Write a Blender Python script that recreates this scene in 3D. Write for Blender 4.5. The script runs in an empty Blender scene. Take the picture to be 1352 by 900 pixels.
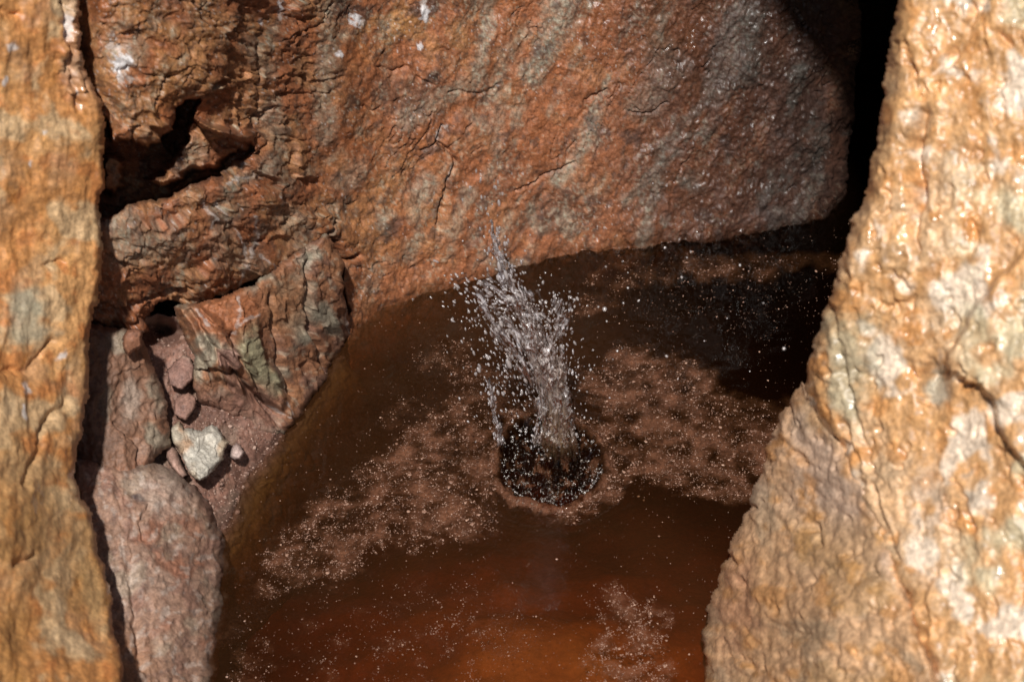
import bpy, math, random, time
import numpy as np
from mathutils import Vector, Matrix
T0 = time.time()
random.seed(7)
RNG = np.random.default_rng(11)
scene = bpy.context.scene
C = scene.collection

# ------------------------------------------------------------------ camera
W, H = 1352, 900
LENS = 100.0
F = LENS / 36 * W
PITCH = math.radians(42)
CAMZ, CAMY = 3.407, -2.27
sP, cP = math.sin(PITCH), math.cos(PITCH)
cam_d = bpy.data.cameras.new('camera')
cam = bpy.data.objects.new('camera', cam_d)
C.objects.link(cam)
cam.location = (0, CAMY, CAMZ)
cam.rotation_euler = (math.pi / 2 - PITCH, 0, 0)
cam_d.lens = LENS
cam_d.sensor_width = 36
cam_d.clip_start = 0.02
cam_d.clip_end = 500
cam_d.dof.use_dof = True
cam_d.dof.focus_distance = 4.93
cam_d.dof.aperture_fstop = 4.2
scene.camera = cam

# ------------------------------------------------------------------ sky, sun, exposure
SUN_EL, SUN_LEFT = math.radians(56.5), math.radians(7)
to_sun = Vector((-math.sin(SUN_LEFT) * math.cos(SUN_EL), -math.cos(SUN_LEFT) * math.cos(SUN_EL), math.sin(SUN_EL)))
world = bpy.data.worlds.new('World')
scene.world = world
world.use_nodes = True
wn = world.node_tree
bg = wn.nodes['Background']
sky = wn.nodes.new('ShaderNodeTexSky')
sky.sky_type = 'NISHITA'
sky.sun_disc = False
sky.sun_elevation = SUN_EL
sky.sun_rotation = math.pi + SUN_LEFT
wn.links.new(sky.outputs[0], bg.inputs[0])
bg.inputs[1].default_value = 0.05
sun_d = bpy.data.lights.new('sun', 'SUN')
sun_d.energy = 5.0
sun_d.angle = math.radians(2.0)
sun_d.color = (1.0, 0.97, 0.93)
sun = bpy.data.objects.new('sun', sun_d)
C.objects.link(sun)
sun.location = to_sun * 5
sun.rotation_euler = to_sun.to_track_quat('Z', 'Y').to_euler()
scene.view_settings.view_transform = 'Standard'
scene.view_settings.look = 'None'
scene.view_settings.exposure = 0.0
scene.view_settings.gamma = 1.0
scene.view_settings.use_curve_mapping = False
scene.render.engine = 'CYCLES'
scene.cycles.max_bounces = 8
scene.cycles.transparent_max_bounces = 24
scene.cycles.use_denoising = True

f32 = np.float32

# ------------------------------------------------------------------ numeric helpers
def xyz(px, py, d):
    a = (px - 676) / F
    b = (py - 450) / F
    return a * d, CAMY + d * (cP - b * sP), CAMZ - d * (sP + b * cP)

def d_water(py):
    return CAMZ / (sP + (py - 450) / F * cP)

def on_y(px, py, y):                       # point of the sight line on the vertical plane at distance y
    return xyz(px, py, (y - CAMY) / (cP - (py - 450) / F * sP))

def on_z(px, py, z):
    return xyz(px, py, (CAMZ - z) / (sP + (py - 450) / F * cP))

def project(x, y, z):
    y = y - CAMY
    d = y * cP - (z - CAMZ) * sP
    up = y * sP + (z - CAMZ) * cP
    return 676 + F * x / d, 450 - F * up / d

def ss(e0, e1, x):
    t = np.clip((x - e0) / (e1 - e0), 0, 1)
    return t * t * (3 - 2 * t)

_perm = np.random.default_rng(3).permutation(256).astype(np.int32)
_perm = np.concatenate([_perm, _perm])
_ang = np.random.default_rng(5).random(256) * 2 * math.pi
_gx, _gy = np.cos(_ang).astype(f32), np.sin(_ang).astype(f32)

def pn(x, y, seed=0):                      # 2-D gradient noise, about -1..1
    x = np.asarray(x, f32) + seed * 17.31
    y = np.asarray(y, f32) + seed * 9.77
    xf, yf = np.floor(x), np.floor(y)
    xi, yi = xf.astype(np.int32) & 255, yf.astype(np.int32) & 255
    x, y = x - xf, y - yf
    u = x * x * x * (x * (x * 6 - 15) + 10)
    v = y * y * y * (y * (y * 6 - 15) + 10)
    a = _perm[xi] + yi
    b = _perm[(xi + 1) & 255] + yi
    def g(h, dx, dy):
        h = _perm[h & 511 if False else h % 512]
        return _gx[h] * dx + _gy[h] * dy
    n00, n10 = g(a, x, y), g(b, x - 1, y)
    n01, n11 = g(a + 1, x, y - 1), g(b + 1, x - 1, y - 1)
    n0 = n00 + u * (n10 - n00)
    n1 = n01 + u * (n11 - n01)
    return (n0 + v * (n1 - n0)) * 1.5

def fbm(x, y, o=4, seed=0, gain=0.5, lac=2.07):
    r, a, s = 0, 1.0, 0.0
    for i in range(o):
        r = r + a * pn(x, y, seed + i * 3)
        s += a
        a *= gain
        x, y = x * lac, y * lac
    return r / s * 1.4

def ridge(x, y, o=3, seed=0):
    r, a, s = 0, 1.0, 0.0
    for i in range(o):
        r = r + a * (1 - 2 * np.abs(pn(x, y, seed + i * 3)))
        s += a
        a *= 0.5
        x, y = x * 2.1, y * 2.1
    return r / s

def _h01(ix, iy, k):
    n = (ix * 374761393 + iy * 668265263 + k * 1274126177) & 0x7fffffff
    n = ((n ^ (n >> 13)) * 1274126177) & 0x7fffffff
    return ((n ^ (n >> 16)) & 0xffff).astype(f32) / 65535

def worley(x, y, seed=0):
    """cells: (F1, F2-F1, rnd a, rnd b, rnd c, dx, dy)"""
    x = np.asarray(x, f32)
    y = np.asarray(y, f32)
    xi, yi = np.floor(x).astype(np.int64), np.floor(y).astype(np.int64)
    f1 = np.full(x.shape, 9, f32)
    f2 = np.full(x.shape, 9, f32)
    bx = np.zeros(x.shape, np.int64)
    by = np.zeros(x.shape, np.int64)
    ox = np.zeros(x.shape, f32)
    oy = np.zeros(x.shape, f32)
    for i in (-1, 0, 1):
        for j in (-1, 0, 1):
            cx, cy = xi + i, yi + j
            dx = x - (cx + _h01(cx, cy, seed))
            dy = y - (cy + _h01(cx, cy, seed + 1))
            d = dx * dx + dy * dy
            m = d < f1
            f2 = np.where(m, f1, np.minimum(f2, d))
            f1 = np.where(m, d, f1)
            bx = np.where(m, cx, bx)
            by = np.where(m, cy, by)
            ox = np.where(m, dx, ox)
            oy = np.where(m, dy, oy)
    return np.sqrt(f1), np.sqrt(f2) - np.sqrt(f1), _h01(bx, by, seed + 2), _h01(bx, by, seed + 3), _h01(bx, by, seed + 4), ox, oy

def facets(x, y, seed=0):                  # tilted broken faces
    f1, e, a, b, c, ox, oy = worley(x, y, seed)
    return (a - .5) + (b - .5) * 2.2 * ox + (c - .5) * 2.2 * oy, e

def sdf(poly, x, y):                       # signed distance, positive inside
    p = np.asarray(poly, f32)
    dmin = np.full(x.shape, 1e9, f32)
    ins = np.zeros(x.shape, bool)
    n = len(p)
    for i in range(n):
        ax, ay = p[i]
        bx, by = p[(i + 1) % n]
        ex, ey = bx - ax, by - ay
        t = np.clip(((x - ax) * ex + (y - ay) * ey) / (ex * ex + ey * ey + 1e-9), 0, 1)
        d = (x - ax - t * ex) ** 2 + (y - ay - t * ey) ** 2
        dmin = np.minimum(dmin, d)
        if ay != by:
            c = ((ay > y) != (by > y)) & (x < ex * (y - ay) / (by - ay) + ax)
            ins ^= c
    d = np.sqrt(dmin)
    return np.where(ins, d, -d)

def ldist(pl, x, y):                       # distance to a polyline
    p = np.asarray(pl, f32)
    dmin = np.full(x.shape, 1e9, f32)
    for i in range(len(p) - 1):
        ax, ay = p[i]
        bx, by = p[i + 1]
        ex, ey = bx - ax, by - ay
        t = np.clip(((x - ax) * ex + (y - ay) * ey) / (ex * ex + ey * ey + 1e-9), 0, 1)
        dmin = np.minimum(dmin, (x - ax - t * ex) ** 2 + (y - ay - t * ey) ** 2)
    return np.sqrt(dmin)

def tps(ctrl, x, y):                       # smooth surface through (px, py, value)
    c = np.asarray(ctrl, float)
    P = c[:, :2] / 300
    n = len(P)
    r2 = ((P[:, None] - P[None]) ** 2).sum(-1)
    K = r2 * np.log(r2 + 1e-9) + np.eye(n) * 1e-4
    A = np.zeros((n + 3, n + 3))
    A[:n, :n] = K
    A[:n, n] = A[n, :n] = 1
    A[:n, n + 1:] = P
    A[n + 1:, :n] = P.T
    w = np.linalg.solve(A, np.concatenate([c[:, 2], [0, 0, 0]]))
    X, Y = x / 300, y / 300
    out = w[n] + w[n + 1] * X + w[n + 2] * Y
    for i in range(n):
        q = (X - P[i, 0]) ** 2 + (Y - P[i, 1]) ** 2
        out = out + w[i] * q * np.log(q + 1e-9)
    return out

# long curved wall of the cave: plan curve y = g(x), leaning back with height
_gx0 = [-1.6, -0.581, -0.331, -0.268, -0.201, -0.022, 0.118, 0.273, 0.459, 0.55, 0.61, 0.66, 0.70, 0.725, 0.735]
_gy0 = [0.49, 1.204, 1.454, 1.565, 1.617, 1.701, 1.755, 1.777, 1.814, 1.84, 1.885, 1.97, 2.12, 2.5, 3.4]
_tx = np.linspace(_gx0[0], _gx0[-1], 800)
_ty = np.interp(_tx, _gx0, _gy0)
_k = np.hanning(61)
_ty = np.convolve(np.pad(_ty, 30, mode='edge'), _k / _k.sum(), 'valid')
LEAN = .25
def wall_depth(px, py):
    lo = np.full(np.shape(px), 3.2)
    hi = np.full(np.shape(px), 6.6)
    for i in range(26):
        m = (lo + hi) / 2
        x, y, z = xyz(px, py, m)
        f = y - np.interp(x, _tx, _ty) - np.where(z > 0, LEAN * z, np.where(x < -.05, np.interp(x, [-.3, -.05], [.05, -.55]), -.55) * z) > 0
        hi = np.where(f, m, hi)
        lo = np.where(f, lo, m)
    return m

# ------------------------------------------------------------------ mesh helpers
def new_mesh(name, co, faces, mat, attrs=None, smooth=True):
    me = bpy.data.meshes.new(name)
    co = np.asarray(co, f32)
    faces = np.asarray(faces, np.int32)
    me.vertices.add(len(co))
    me.vertices.foreach_set('co', co.ravel())
    k = faces.shape[1]
    me.loops.add(faces.size)
    me.loops.foreach_set('vertex_index', faces.ravel())
    me.polygons.add(len(faces))
    me.polygons.foreach_set('loop_start', np.arange(0, faces.size, k, dtype=np.int32))
    me.polygons.foreach_set('loop_total', np.full(len(faces), k, np.int32))
    me.polygons.foreach_set('use_smooth', np.full(len(faces), smooth, bool))
    me.update(calc_edges=True)
    for an, av in (attrs or {}).items():
        av = np.asarray(av, f32)
        if av.ndim == 2:
            at = me.attributes.new(an, 'FLOAT_COLOR', 'POINT')
            if av.shape[1] == 3:
                av = np.concatenate([av, np.ones((len(av), 1), f32)], 1)
            at.data.foreach_set('color', np.ascontiguousarray(av).ravel())
        else:
            at = me.attributes.new(an, 'FLOAT', 'POINT')
            at.data.foreach_set('value', av)
    if mat:
        me.materials.append(mat)
    return me

def link(name, me, parent=None, label=None, cat=None, group=None, kind=None):
    o = bpy.data.objects.new(name, me)
    C.objects.link(o)
    if parent:
        o.parent = parent
    tag(o, label, cat, group, kind)
    return o

def tag(o, label=None, cat=None, group=None, kind=None):
    if label: o['label'] = label
    if cat: o['category'] = cat
    if group: o['group'] = group
    if kind: o['kind'] = kind

def mixc(a, b, t):
    a = np.asarray(a, f32)
    b = np.asarray(b, f32)
    return a + (b - a) * t[..., None]

class Relief:
    """A rock surface modelled as a sheet of real depth with thick, turned-back rims."""
    def __init__(s, x0, x1, y0, y1, step):
        xs = np.arange(x0, x1 + step, step, dtype=f32)
        ys = np.arange(y0, y1 + step, step, dtype=f32)
        s.px, s.py = np.meshgrid(xs, ys)
        s.sh = s.px.shape
        s.h = np.zeros(s.sh, f32)           # along the surface normal, towards the viewer's side
        s.back = np.zeros(s.sh, f32)        # step away in depth
        s.keep = None
        s.col = np.zeros(s.sh + (3,), f32)
        s.wet = np.zeros(s.sh, f32)
    def base(s, d, dref):
        s.d0 = np.asarray(d, f32)
        s.u = (s.px - 676) / F * dref       # metres across the face
        s.v = (s.py - 450) / F * dref
    def warp(s, amp, freq, seed=50):
        s.wx = s.px + amp * fbm(s.u * freq, s.v * freq, 4, seed)
        s.wy = s.py + amp * fbm(s.u * freq, s.v * freq, 4, seed + 20)
    def step(s, poly, depth, soft=3):
        m = ss(-soft, soft, sdf(poly, s.wx, s.wy))
        s.back += depth * m
        return m
    def crack(s, pl, depth, w):
        g = np.exp(-(ldist(pl, s.wx, s.wy) / w) ** 2)
        s.h -= depth * g
        return g
    def outline(s, poly, roll_px, roll_d):
        q = sdf(poly, s.wx, s.wy)
        s.keep = q > 0
        t = np.clip(1 - q / roll_px, 0, 1)
        s.back += roll_d * (1 - np.sqrt(np.clip(1 - t * t, 0, 1)))
        s.q = q
    def paint(s, c, m):
        s.col = mixc(s.col, np.asarray(c, f32), np.clip(m, 0, 1))
    def build(s, name, mat, thick=.2):
        B = np.stack(xyz(s.px, s.py, s.d0), -1)
        tu = np.gradient(B, axis=1)
        tv = np.gradient(B, axis=0)
        n = np.cross(tv, tu)
        n /= np.linalg.norm(n, axis=-1, keepdims=True) + 1e-12
        view = np.array([0, CAMY, CAMZ]) - B
        flip = np.sign((n * view).sum(-1, keepdims=True))
        n = n * flip
        D = np.stack(xyz(s.px, s.py, s.d0 + s.back), -1)
        co = D + n * s.h[..., None]
        ny, nx = s.sh
        idx = np.arange(ny * nx).reshape(ny, nx)
        q = np.stack([idx[:-1, :-1], idx[1:, :-1], idx[1:, 1:], idx[:-1, 1:]], -1)
        if s.keep is not None:
            k = s.keep[:-1, :-1] & s.keep[1:, :-1] & s.keep[1:, 1:] & s.keep[:-1, 1:]
            q = q[k]
        q = q.reshape(-1, 4)
        used = np.unique(q)
        remap = np.full(ny * nx, -1, np.int64)
        remap[used] = np.arange(len(used))
        q = remap[q]
        co = co.reshape(-1, 3)[used]
        col = s.col.reshape(-1, 3)[used]
        wet = s.wet.ravel()[used]
        if thick:
            e = np.concatenate([q[:, [0, 1]], q[:, [1, 2]], q[:, [2, 3]], q[:, [3, 0]]])
            N = len(co)
            key = e[:, 0] * N + e[:, 1]
            rkey = e[:, 1] * N + e[:, 0]
            be = e[~np.isin(key, rkey)]
            bv = np.unique(be)
            rays = co[bv] - np.array([0, CAMY, CAMZ])
            rays /= np.linalg.norm(rays, axis=1, keepdims=True)
            cen = co.mean(0)
            last = bv
            vid = {}
            for j in (1, 2, 3):
                inward = (cen - co[bv]) * (.04 * j * j / 3)
                new = co[bv] + rays * thick * j / 3 + inward
                new += RNG.normal(0, .001, new.shape)
                start = len(co) if j == 1 else start + len(bv)
                co_add = new
                if j == 1:
                    co_all = [co, co_add]
                else:
                    co_all.append(co_add)
            co = np.concatenate(co_all)
            m = np.full(N, -1, np.int64)
            m[bv] = np.arange(len(bv))
            rings = [be] + [N + j * len(bv) + m[be] for j in range(3)]
            side = [np.stack([a[:, 1], a[:, 0], b[:, 0], b[:, 1]], -1) for a, b in zip(rings[:-1], rings[1:])]
            q = np.concatenate([q] + side)
            col = np.concatenate([col] + [col[bv]] * 3)
            wet = np.concatenate([wet] + [wet[bv]] * 3)
        wb = ss(.030, .004, co[:, 2] + .012 * fbm(co[:, 0] * 14, co[:, 1] * 14, 3, 88))
        col = col * (1 - .42 * wb)[:, None]
        wet = wet + .5 * wb
        me = new_mesh(name, co, q, mat, {'tone': np.clip(col, 0.002, .9), 'wet': np.clip(wet, 0, 1)})
        return me

def ico(sub=1):
    import bmesh
    bm = bmesh.new()
    bmesh.ops.create_icosphere(bm, subdivisions=sub, radius=1)
    bm.verts.ensure_lookup_table()
    v = np.array([p.co for p in bm.verts], f32)
    f = np.array([[q.index for q in p.verts] for p in bm.faces], np.int32)
    bm.free()
    return v, f
# ------------------------------------------------------------------ materials
def nodes(name):
    m = bpy.data.materials.new(name)
    m.use_nodes = True
    nt = m.node_tree
    return m, nt, nt.nodes, nt.links

def rock_material(name, bump=.6, scale=260.0, dry=.72, wetr=.2, spec=.5, grain=.35):
    m, nt, N, L = nodes(name)
    b = N['Principled BSDF']
    at = N.new('ShaderNodeAttribute'); at.attribute_name = 'tone'
    wt = N.new('ShaderNodeAttribute'); wt.attribute_name = 'wet'
    tc = N.new('ShaderNodeTexCoord')
    n1 = N.new('ShaderNodeTexNoise'); n1.inputs['Scale'].default_value = scale
    n1.inputs['Detail'].default_value = 4; n1.inputs['Roughness'].default_value = .65
    n2 = N.new('ShaderNodeTexNoise'); n2.inputs['Scale'].default_value = scale * .27
    n2.inputs['Detail'].default_value = 5
    L.new(tc.outputs['Object'], n1.inputs['Vector'])
    L.new(tc.outputs['Object'], n2.inputs['Vector'])
    r = N.new('ShaderNodeMapRange')
    r.inputs['From Min'].default_value = .3; r.inputs['From Max'].default_value = .7
    r.inputs['To Min'].default_value = 1 - grain; r.inputs['To Max'].default_value = 1 + grain
    L.new(n1.outputs['Fac'], r.inputs['Value'])
    r2 = N.new('ShaderNodeMapRange')
    r2.inputs['From Min'].default_value = .3; r2.inputs['From Max'].default_value = .7
    r2.inputs['To Min'].default_value = 1 - grain * .7; r2.inputs['To Max'].default_value = 1 + grain * .7
    L.new(n2.outputs['Fac'], r2.inputs['Value'])
    mu = N.new('ShaderNodeMath'); mu.operation = 'MULTIPLY'
    L.new(r.outputs[0], mu.inputs[0]); L.new(r2.outputs[0], mu.inputs[1])
    vm = N.new('ShaderNodeVectorMath'); vm.operation = 'SCALE'
    L.new(at.outputs['Color'], vm.inputs[0]); L.new(mu.outputs[0], vm.inputs['Scale'])
    L.new(vm.outputs[0], b.inputs['Base Color'])
    ro = N.new('ShaderNodeMapRange')
    ro.inputs['To Min'].default_value = dry; ro.inputs['To Max'].default_value = wetr
    L.new(wt.outputs['Fac'], ro.inputs['Value'])
    L.new(ro.outputs[0], b.inputs['Roughness'])
    b.inputs['Specular IOR Level'].default_value = spec
    bp = N.new('ShaderNodeBump'); bp.inputs['Strength'].default_value = bump
    bp.inputs['Distance'].default_value = .0013
    L.new(n1.outputs['Fac'], bp.inputs['Height'])
    L.new(bp.outputs[0], b.inputs['Normal'])
    return m

M_wall = rock_material('rust_rock')
M_near = rock_material('ochre_rock', bump=.35, scale=150, wetr=.2, spec=.8, dry=.6)
M_stone = rock_material('dry_stone', bump=.7, scale=300)
M_silt = rock_material('silt', bump=.2, scale=120, dry=.9, grain=.2)

RUST = (.27, .092, .034); BROWN = (.13, .058, .032); GREY = (.27, .25, .185); OCHRE = (.36, .17, .055)
MAUVE = (.20, .10, .07); GLINT = (.62, .58, .55); DARK = (.05, .03, .024); PINK = (.32, .19, .13)

exec_parts = []
# ================================================================== 1. the back wall of the cave
R = Relief(84, 1222, -76, 590, 1.45)
px, py = R.px, R.py
d0 = wall_depth(px, py)
# left part bulges towards the opening
bul = .10 * ss(430, 250, px) * ss(420, 250, py)
R.base(d0 - bul, 4.9)
u, v = R.u, R.v
R.warp(7, 22)
crag = ss(480, 390, px + 30 * fbm(u * 8, v * 8, 2, 77))
right = ss(740, 960, px + 40 * fbm(u * 5, v * 5, 3, 78))
# rock folds and broken steps of the left part
U_poly = [(40, -120), (345, -120), (338, 40), (300, 95), (268, 128), (238, 142), (216, 183), (190, 192), (172, 184), (150, 188), (138, 135), (120, 90), (40, 60)]
rec = [(125, 120), (150, 187), (172, 184), (190, 192), (216, 184), (238, 142), (268, 128), (262, 162), (290, 178), (332, 186), (336, 204), (300, 226), (240, 250), (215, 264), (138, 286), (80, 290), (80, 120)]
tongue = [(193, 238), (238, 206), (258, 160), (288, 168), (318, 172), (345, 160), (332, 190), (288, 220), (243, 230), (208, 242)]
frag = [(138, 205), (160, 212), (172, 250), (150, 258), (134, 250)]
wr = ss(345, 230, px)
m = ss(-2.5, 2.5, sdf(rec, R.wx, R.wy))
R.back += m * (.05 + .20 * wr)
mt = ss(-5, 6, sdf(tongue, R.wx, R.wy))
R.back -= mt * (.03 + .17 * wr)
R.back -= ss(-4, 5, sdf(frag, R.wx, R.wy)) * .12
R.back -= .05 * ss(-30, 30, sdf(U_poly, R.wx, R.wy)) * ss(100, 175, px)
R.back += .05 * ss(135, 95, px) * ss(180, 100, py)
# below the middle ledge the wall steps back into the niche
below = [(80, 440), (150, 437), (196, 432), (214, 420), (228, 401), (255, 403), (300, 392), (335, 374), (380, 345), (428, 310), (455, 350), (470, 600), (80, 600)]
R.back += ss(-2.5, 2.5, sdf(below, R.wx, R.wy)) * (.04 + .20 * ss(400, 230, px))
lens = [(80, 300), (140, 288), (215, 266), (300, 229), (340, 204), (400, 235), (436, 300), (425, 312), (380, 345), (330, 376), (255, 402), (196, 434), (80, 440)]
ql = sdf(lens, R.wx, R.wy)
R.back -= (.03 * np.sqrt(np.clip(ql / 14, 0, 1)) + .03 * np.clip(ql / 70, 0, 1)) * ss(440, 330, px)
R.back -= .025 * ss(0, 3, ldist([(80, 405), (150, 412), (200, 405), (250, 385)], R.wx, R.wy) - 2) * (R.wy > 380) * 0
# slabs and flakes of rock
fa, fe = facets(u * 10 + v * 3 + .5 * fbm(u * 9, v * 9, 3, 4), v * 15 - u * 4 + .5 * fbm(u * 9, v * 9, 3, 6), 21)
fb, fe2 = facets(u * 30 + v * 9 + .4 * fbm(u * 25, v * 25, 3, 8), v * 44 - u * 12, 41)
fc, fe3 = facets((u * .6 + v * .8) * 16, (u * .8 - v * .6) * 34, 61)
R.h += crag * (.013 * fa * ss(0, .10, fe) + .0045 * fb * ss(0, .12, fe2))
R.h += (1 - crag) * .003 * fc * ss(0, .2, fe3)
# flow of small ridges running down to the left
s1, t1 = -u * .5 + v * .86, u * .86 + v * .5
R.h += .012 * fbm(u * 7, v * 7, 4, 1)
sm = 1 - crag
R.h += sm * (.005 * fbm(s1 * 9, t1 * 22, 3, 12) + .0013 * fbm(s1 * 45, t1 * 85, 4, 13) + .0022 * right * np.abs(fbm(s1 * 55, t1 * 90, 2, 14)) * 2)
tn = fbm(s1 * 8, t1 * 15, 4, 31) * 3
R.h += sm * .002 * (ss(.3, .5, tn - np.floor(tn)) - (tn - np.floor(tn)))
R.h += (.0010 + .0004 * crag) * fbm(u * 95, v * 95, 3, 19) + .0011 * fbm(u * 280, v * 280, 2, 23) * (1 - .3 * right)
R.h += crag * .0025 * fbm(u * 45, v * 60, 3, 35)
tc_ = fbm(u * 6 + v * 2, v * 11 - u * 4, 3, 37) * 3
R.h += crag * .004 * (ss(.25, .45, tc_ - np.floor(tc_)) - (tc_ - np.floor(tc_)))
# cracks
for pl, dp, w in [
    ([(585, 172), (575, 187), (590, 197), (603, 212), (592, 235), (583, 275), (578, 300)], .012, 2.2), ([(575, 190), (555, 200)], .008, 2),
    ([(428, 310), (436, 318), (452, 330), (462, 345), (478, 340)], .02, 3), ([(384, 345), (425, 311), (444, 290)], .01, 2.5),
    ([(770, 130), (790, 128), (800, 118)], .007, 1.8), ([(680, 255), (720, 232), (760, 215)], .006, 1.6), ([(480, 140), (492, 150), (503, 140)], .006, 1.5),
    ([(830, 145), (838, 152), (860, 150), (880, 140)], .006, 1.5), ([(500, 95), (540, 92), (570, 113)], .005, 2), ([(592, 122), (640, 125), (660, 112)], .005, 1.6),
    ([(345, 160), (362, 140), (352, 165)], .008, 1.8), ([(380, 60), (420, 30), (440, 5)], .006, 1.6), ([(300, 228), (345, 200), (352, 190)], .008, 2),
    ([(268, 128), (285, 110), (300, 105)], .012, 2.5), ([(205, 140), (212, 110), (230, 95)], .008, 2.5), ([(340, 60), (342, 130), (345, 165)], .006, 2.5),
    ([(128, 412), (170, 412), (215, 398), (250, 378)], .016, 3.2), ([(200, 425), (245, 395), (300, 385)], .006, 2), ([(365, 130), (400, 120), (430, 125), (445, 118)], .004, 1.6)]:
    R.crack(pl, dp, w)
cr = fbm(s1 * 9, t1 * 20, 3, 55)
crk = np.exp(-(cr / .018) ** 2) * ss(.05, .3, fbm(u * 9, v * 9, 2, 58))
R.h -= .005 * crk
# keep only what can show
wl = np.interp(px, [84, 430, 480, 530, 660, 760, 870, 1000, 1100, 1222], [470, 520, 425, 400, 360, 335, 325, 308, 298, 296])
R.keep = (py < wl + 150)
# colours
L1 = fbm(u * 5, v * 5, 4, 101); L2 = fbm(u * 16, v * 16, 4, 105); L3 = fbm(u * 60, v * 60, 3, 109); G3 = fbm(u * 150, v * 150, 3, 112)
ST = fbm(s1 * 9, t1 * 26, 4, 115)
R.col[:] = RUST
R.paint((.30, .125, .05), .8 * ss(.1, .5, L2))
R.paint(BROWN, .75 * ss(0, .5, L1 * .6 + ST * .7 - .05))
R.paint((.30, .14, .055), crag * .7 * ss(-.2, .3, L2))
R.paint((.085, .036, .022), right * .95)  # dark wet rock, its colour deepened further in place of failing light
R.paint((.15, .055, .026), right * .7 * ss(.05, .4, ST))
R.paint((.055, .034, .028), ss(930, 1090, px) * .8 * ss(-.5, .3, L2))  # colour darkened towards the passage, standing in for dim light
R.paint(OCHRE, .8 * np.exp(-((px - 520) / 50) ** 2 - ((py - 32) / 34) ** 2) * ss(-.4, .2, L2) * 1.2)
R.paint((.34, .145, .05), .8 * ss(1.3, .2, np.hypot((px - 500) / 110, (py - 275) / 110)) * ss(-.5, .3, L2))
R.paint((.33, .16, .06), .6 * ss(1.2, .2, np.hypot((px - 600) / 60, (py - 50) / 50)) * ss(-.4, .3, L2))
R.paint((.34, .155, .055), .75 * ss(1.2, .4, np.hypot((px - 200) / 130, (py - 70) / 120)) * ss(-.6, .2, L2))
gm = np.zeros(R.sh, f32)
for pl, w, k in [
    ([(742, -20), (735, 30), (722, 62), (702, 98)], 17, 1), ([(650, -10), (640, 55), (626, 110), (600, 128)], 9, .9), ([(632, 100), (560, 145), (530, 160)], 12, .6),
    ([(783, 148), (788, 165), (766, 205), (738, 240)], 9, 1), ([(788, 150), (760, 215)], 14, .5), ([(700, 40), (665, 70), (655, 110), (660, 160), (648, 230)], 10, .55),
    ([(874, 190), (868, 250), (846, 320)], 8, .8), ([(893, 200), (848, 245), (830, 262)], 8, .7), ([(940, 120), (880, 190)], 9, .6),
    ([(430, -20), (432, 60), (428, 180)], 13, .75), ([(330, 60), (350, 90)], 14, .6), ([(362, 140), (368, 200), (360, 215)], 14, .7),
    ([(615, 150), (650, 170)], 8, .5), ([(470, 225), (450, 240)], 14, .6), ([(570, 240), (555, 262), (548, 280)], 13, .8), ([(700, 275), (712, 300)], 9, .7),
    ([(620, 255), (597, 300)], 9, .7), ([(508, 280), (505, 300)], 9, .8), ([(550, 310), (540, 340)], 9, .7), ([(745, 285), (752, 312)], 11, .6),
    ([(640, 345), (690, 350)], 9, .6), ([(1085, 170), (1075, 235), (1050, 290)], 11, .7), ([(985, 25), (985, 90)], 26, .8), ([(960, 50), (940, 120)], 18, .6),
    ([(905, 238), (918, 245)], 12, .8), ([(1008, 262), (1020, 250)], 10, .7), ([(1030, 280), (1020, 310)], 9, .6), ([(870, 65), (890, 90), (850, 140)], 22, .5),
    ([(160, 300), (170, 330), (205, 320)], 24, .9), ([(300, 250), (350, 225), (368, 205)], 9, .8), ([(380, 285), (395, 310), (392, 345)], 16, .75), ([(300, 285), (290, 330), (335, 350)], 18, .5),
    ([(240, 215), (262, 200)], 16, .6), ([(180, 60), (160, 90)], 12, .6), ([(365, 215), (380, 240)], 12, .7), ([(140, 215), (165, 250)], 12, .7)]:
    gm = np.maximum(gm, k * ss(1.5, .35, ldist(pl, R.wx, R.wy) / w + .55 * L3 + .5 * L2))
gm = np.maximum(gm, .72 * ss(.17, .5, fbm(s1 * 8, t1 * 30, 5, 140) + .25 * L3) * ss(-.4, .3, L2))
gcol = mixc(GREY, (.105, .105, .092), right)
R.col = R.col + (gcol - R.col) * (gm * (.62 + .45 * G3 + .35 * L3))[..., None].clip(0, .95)
R.paint(DARK, .65 * ss(.36, .6, fbm(u * 14, v * 14, 4, 150)) * (1 - crag * .5))
R.paint(DARK, .5 * crk)
R.paint(GREY, .45 * (1 - .6 * right) * ss(.25, .5, G3 * .7 + ST * .5))
R.paint((.34, .15, .075), .5 * (1 - right) * ss(.2, .5, fbm(u * 110, v * 110, 3, 160) + .3 * L2))
R.paint((.07, .036, .025), .6 * ss(.22, .5, fbm(s1 * 45, t1 * 80, 4, 163) + .25 * ST))
R.col *= (.95 * (1 + .28 * L3 + .22 * G3))[..., None].clip(.35, 1.5)
R.col = mixc(R.col, R.col.mean(-1, keepdims=True) * np.array([1.25, .9, .75], f32), np.full(R.sh, .03, f32))
R.col *= (1 - .38 * ss(820, 1080, px + 40 * L2))[..., None]  # fade of light towards the right end, multiplied into the wall colour
vein = np.zeros(R.sh, f32)
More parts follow.
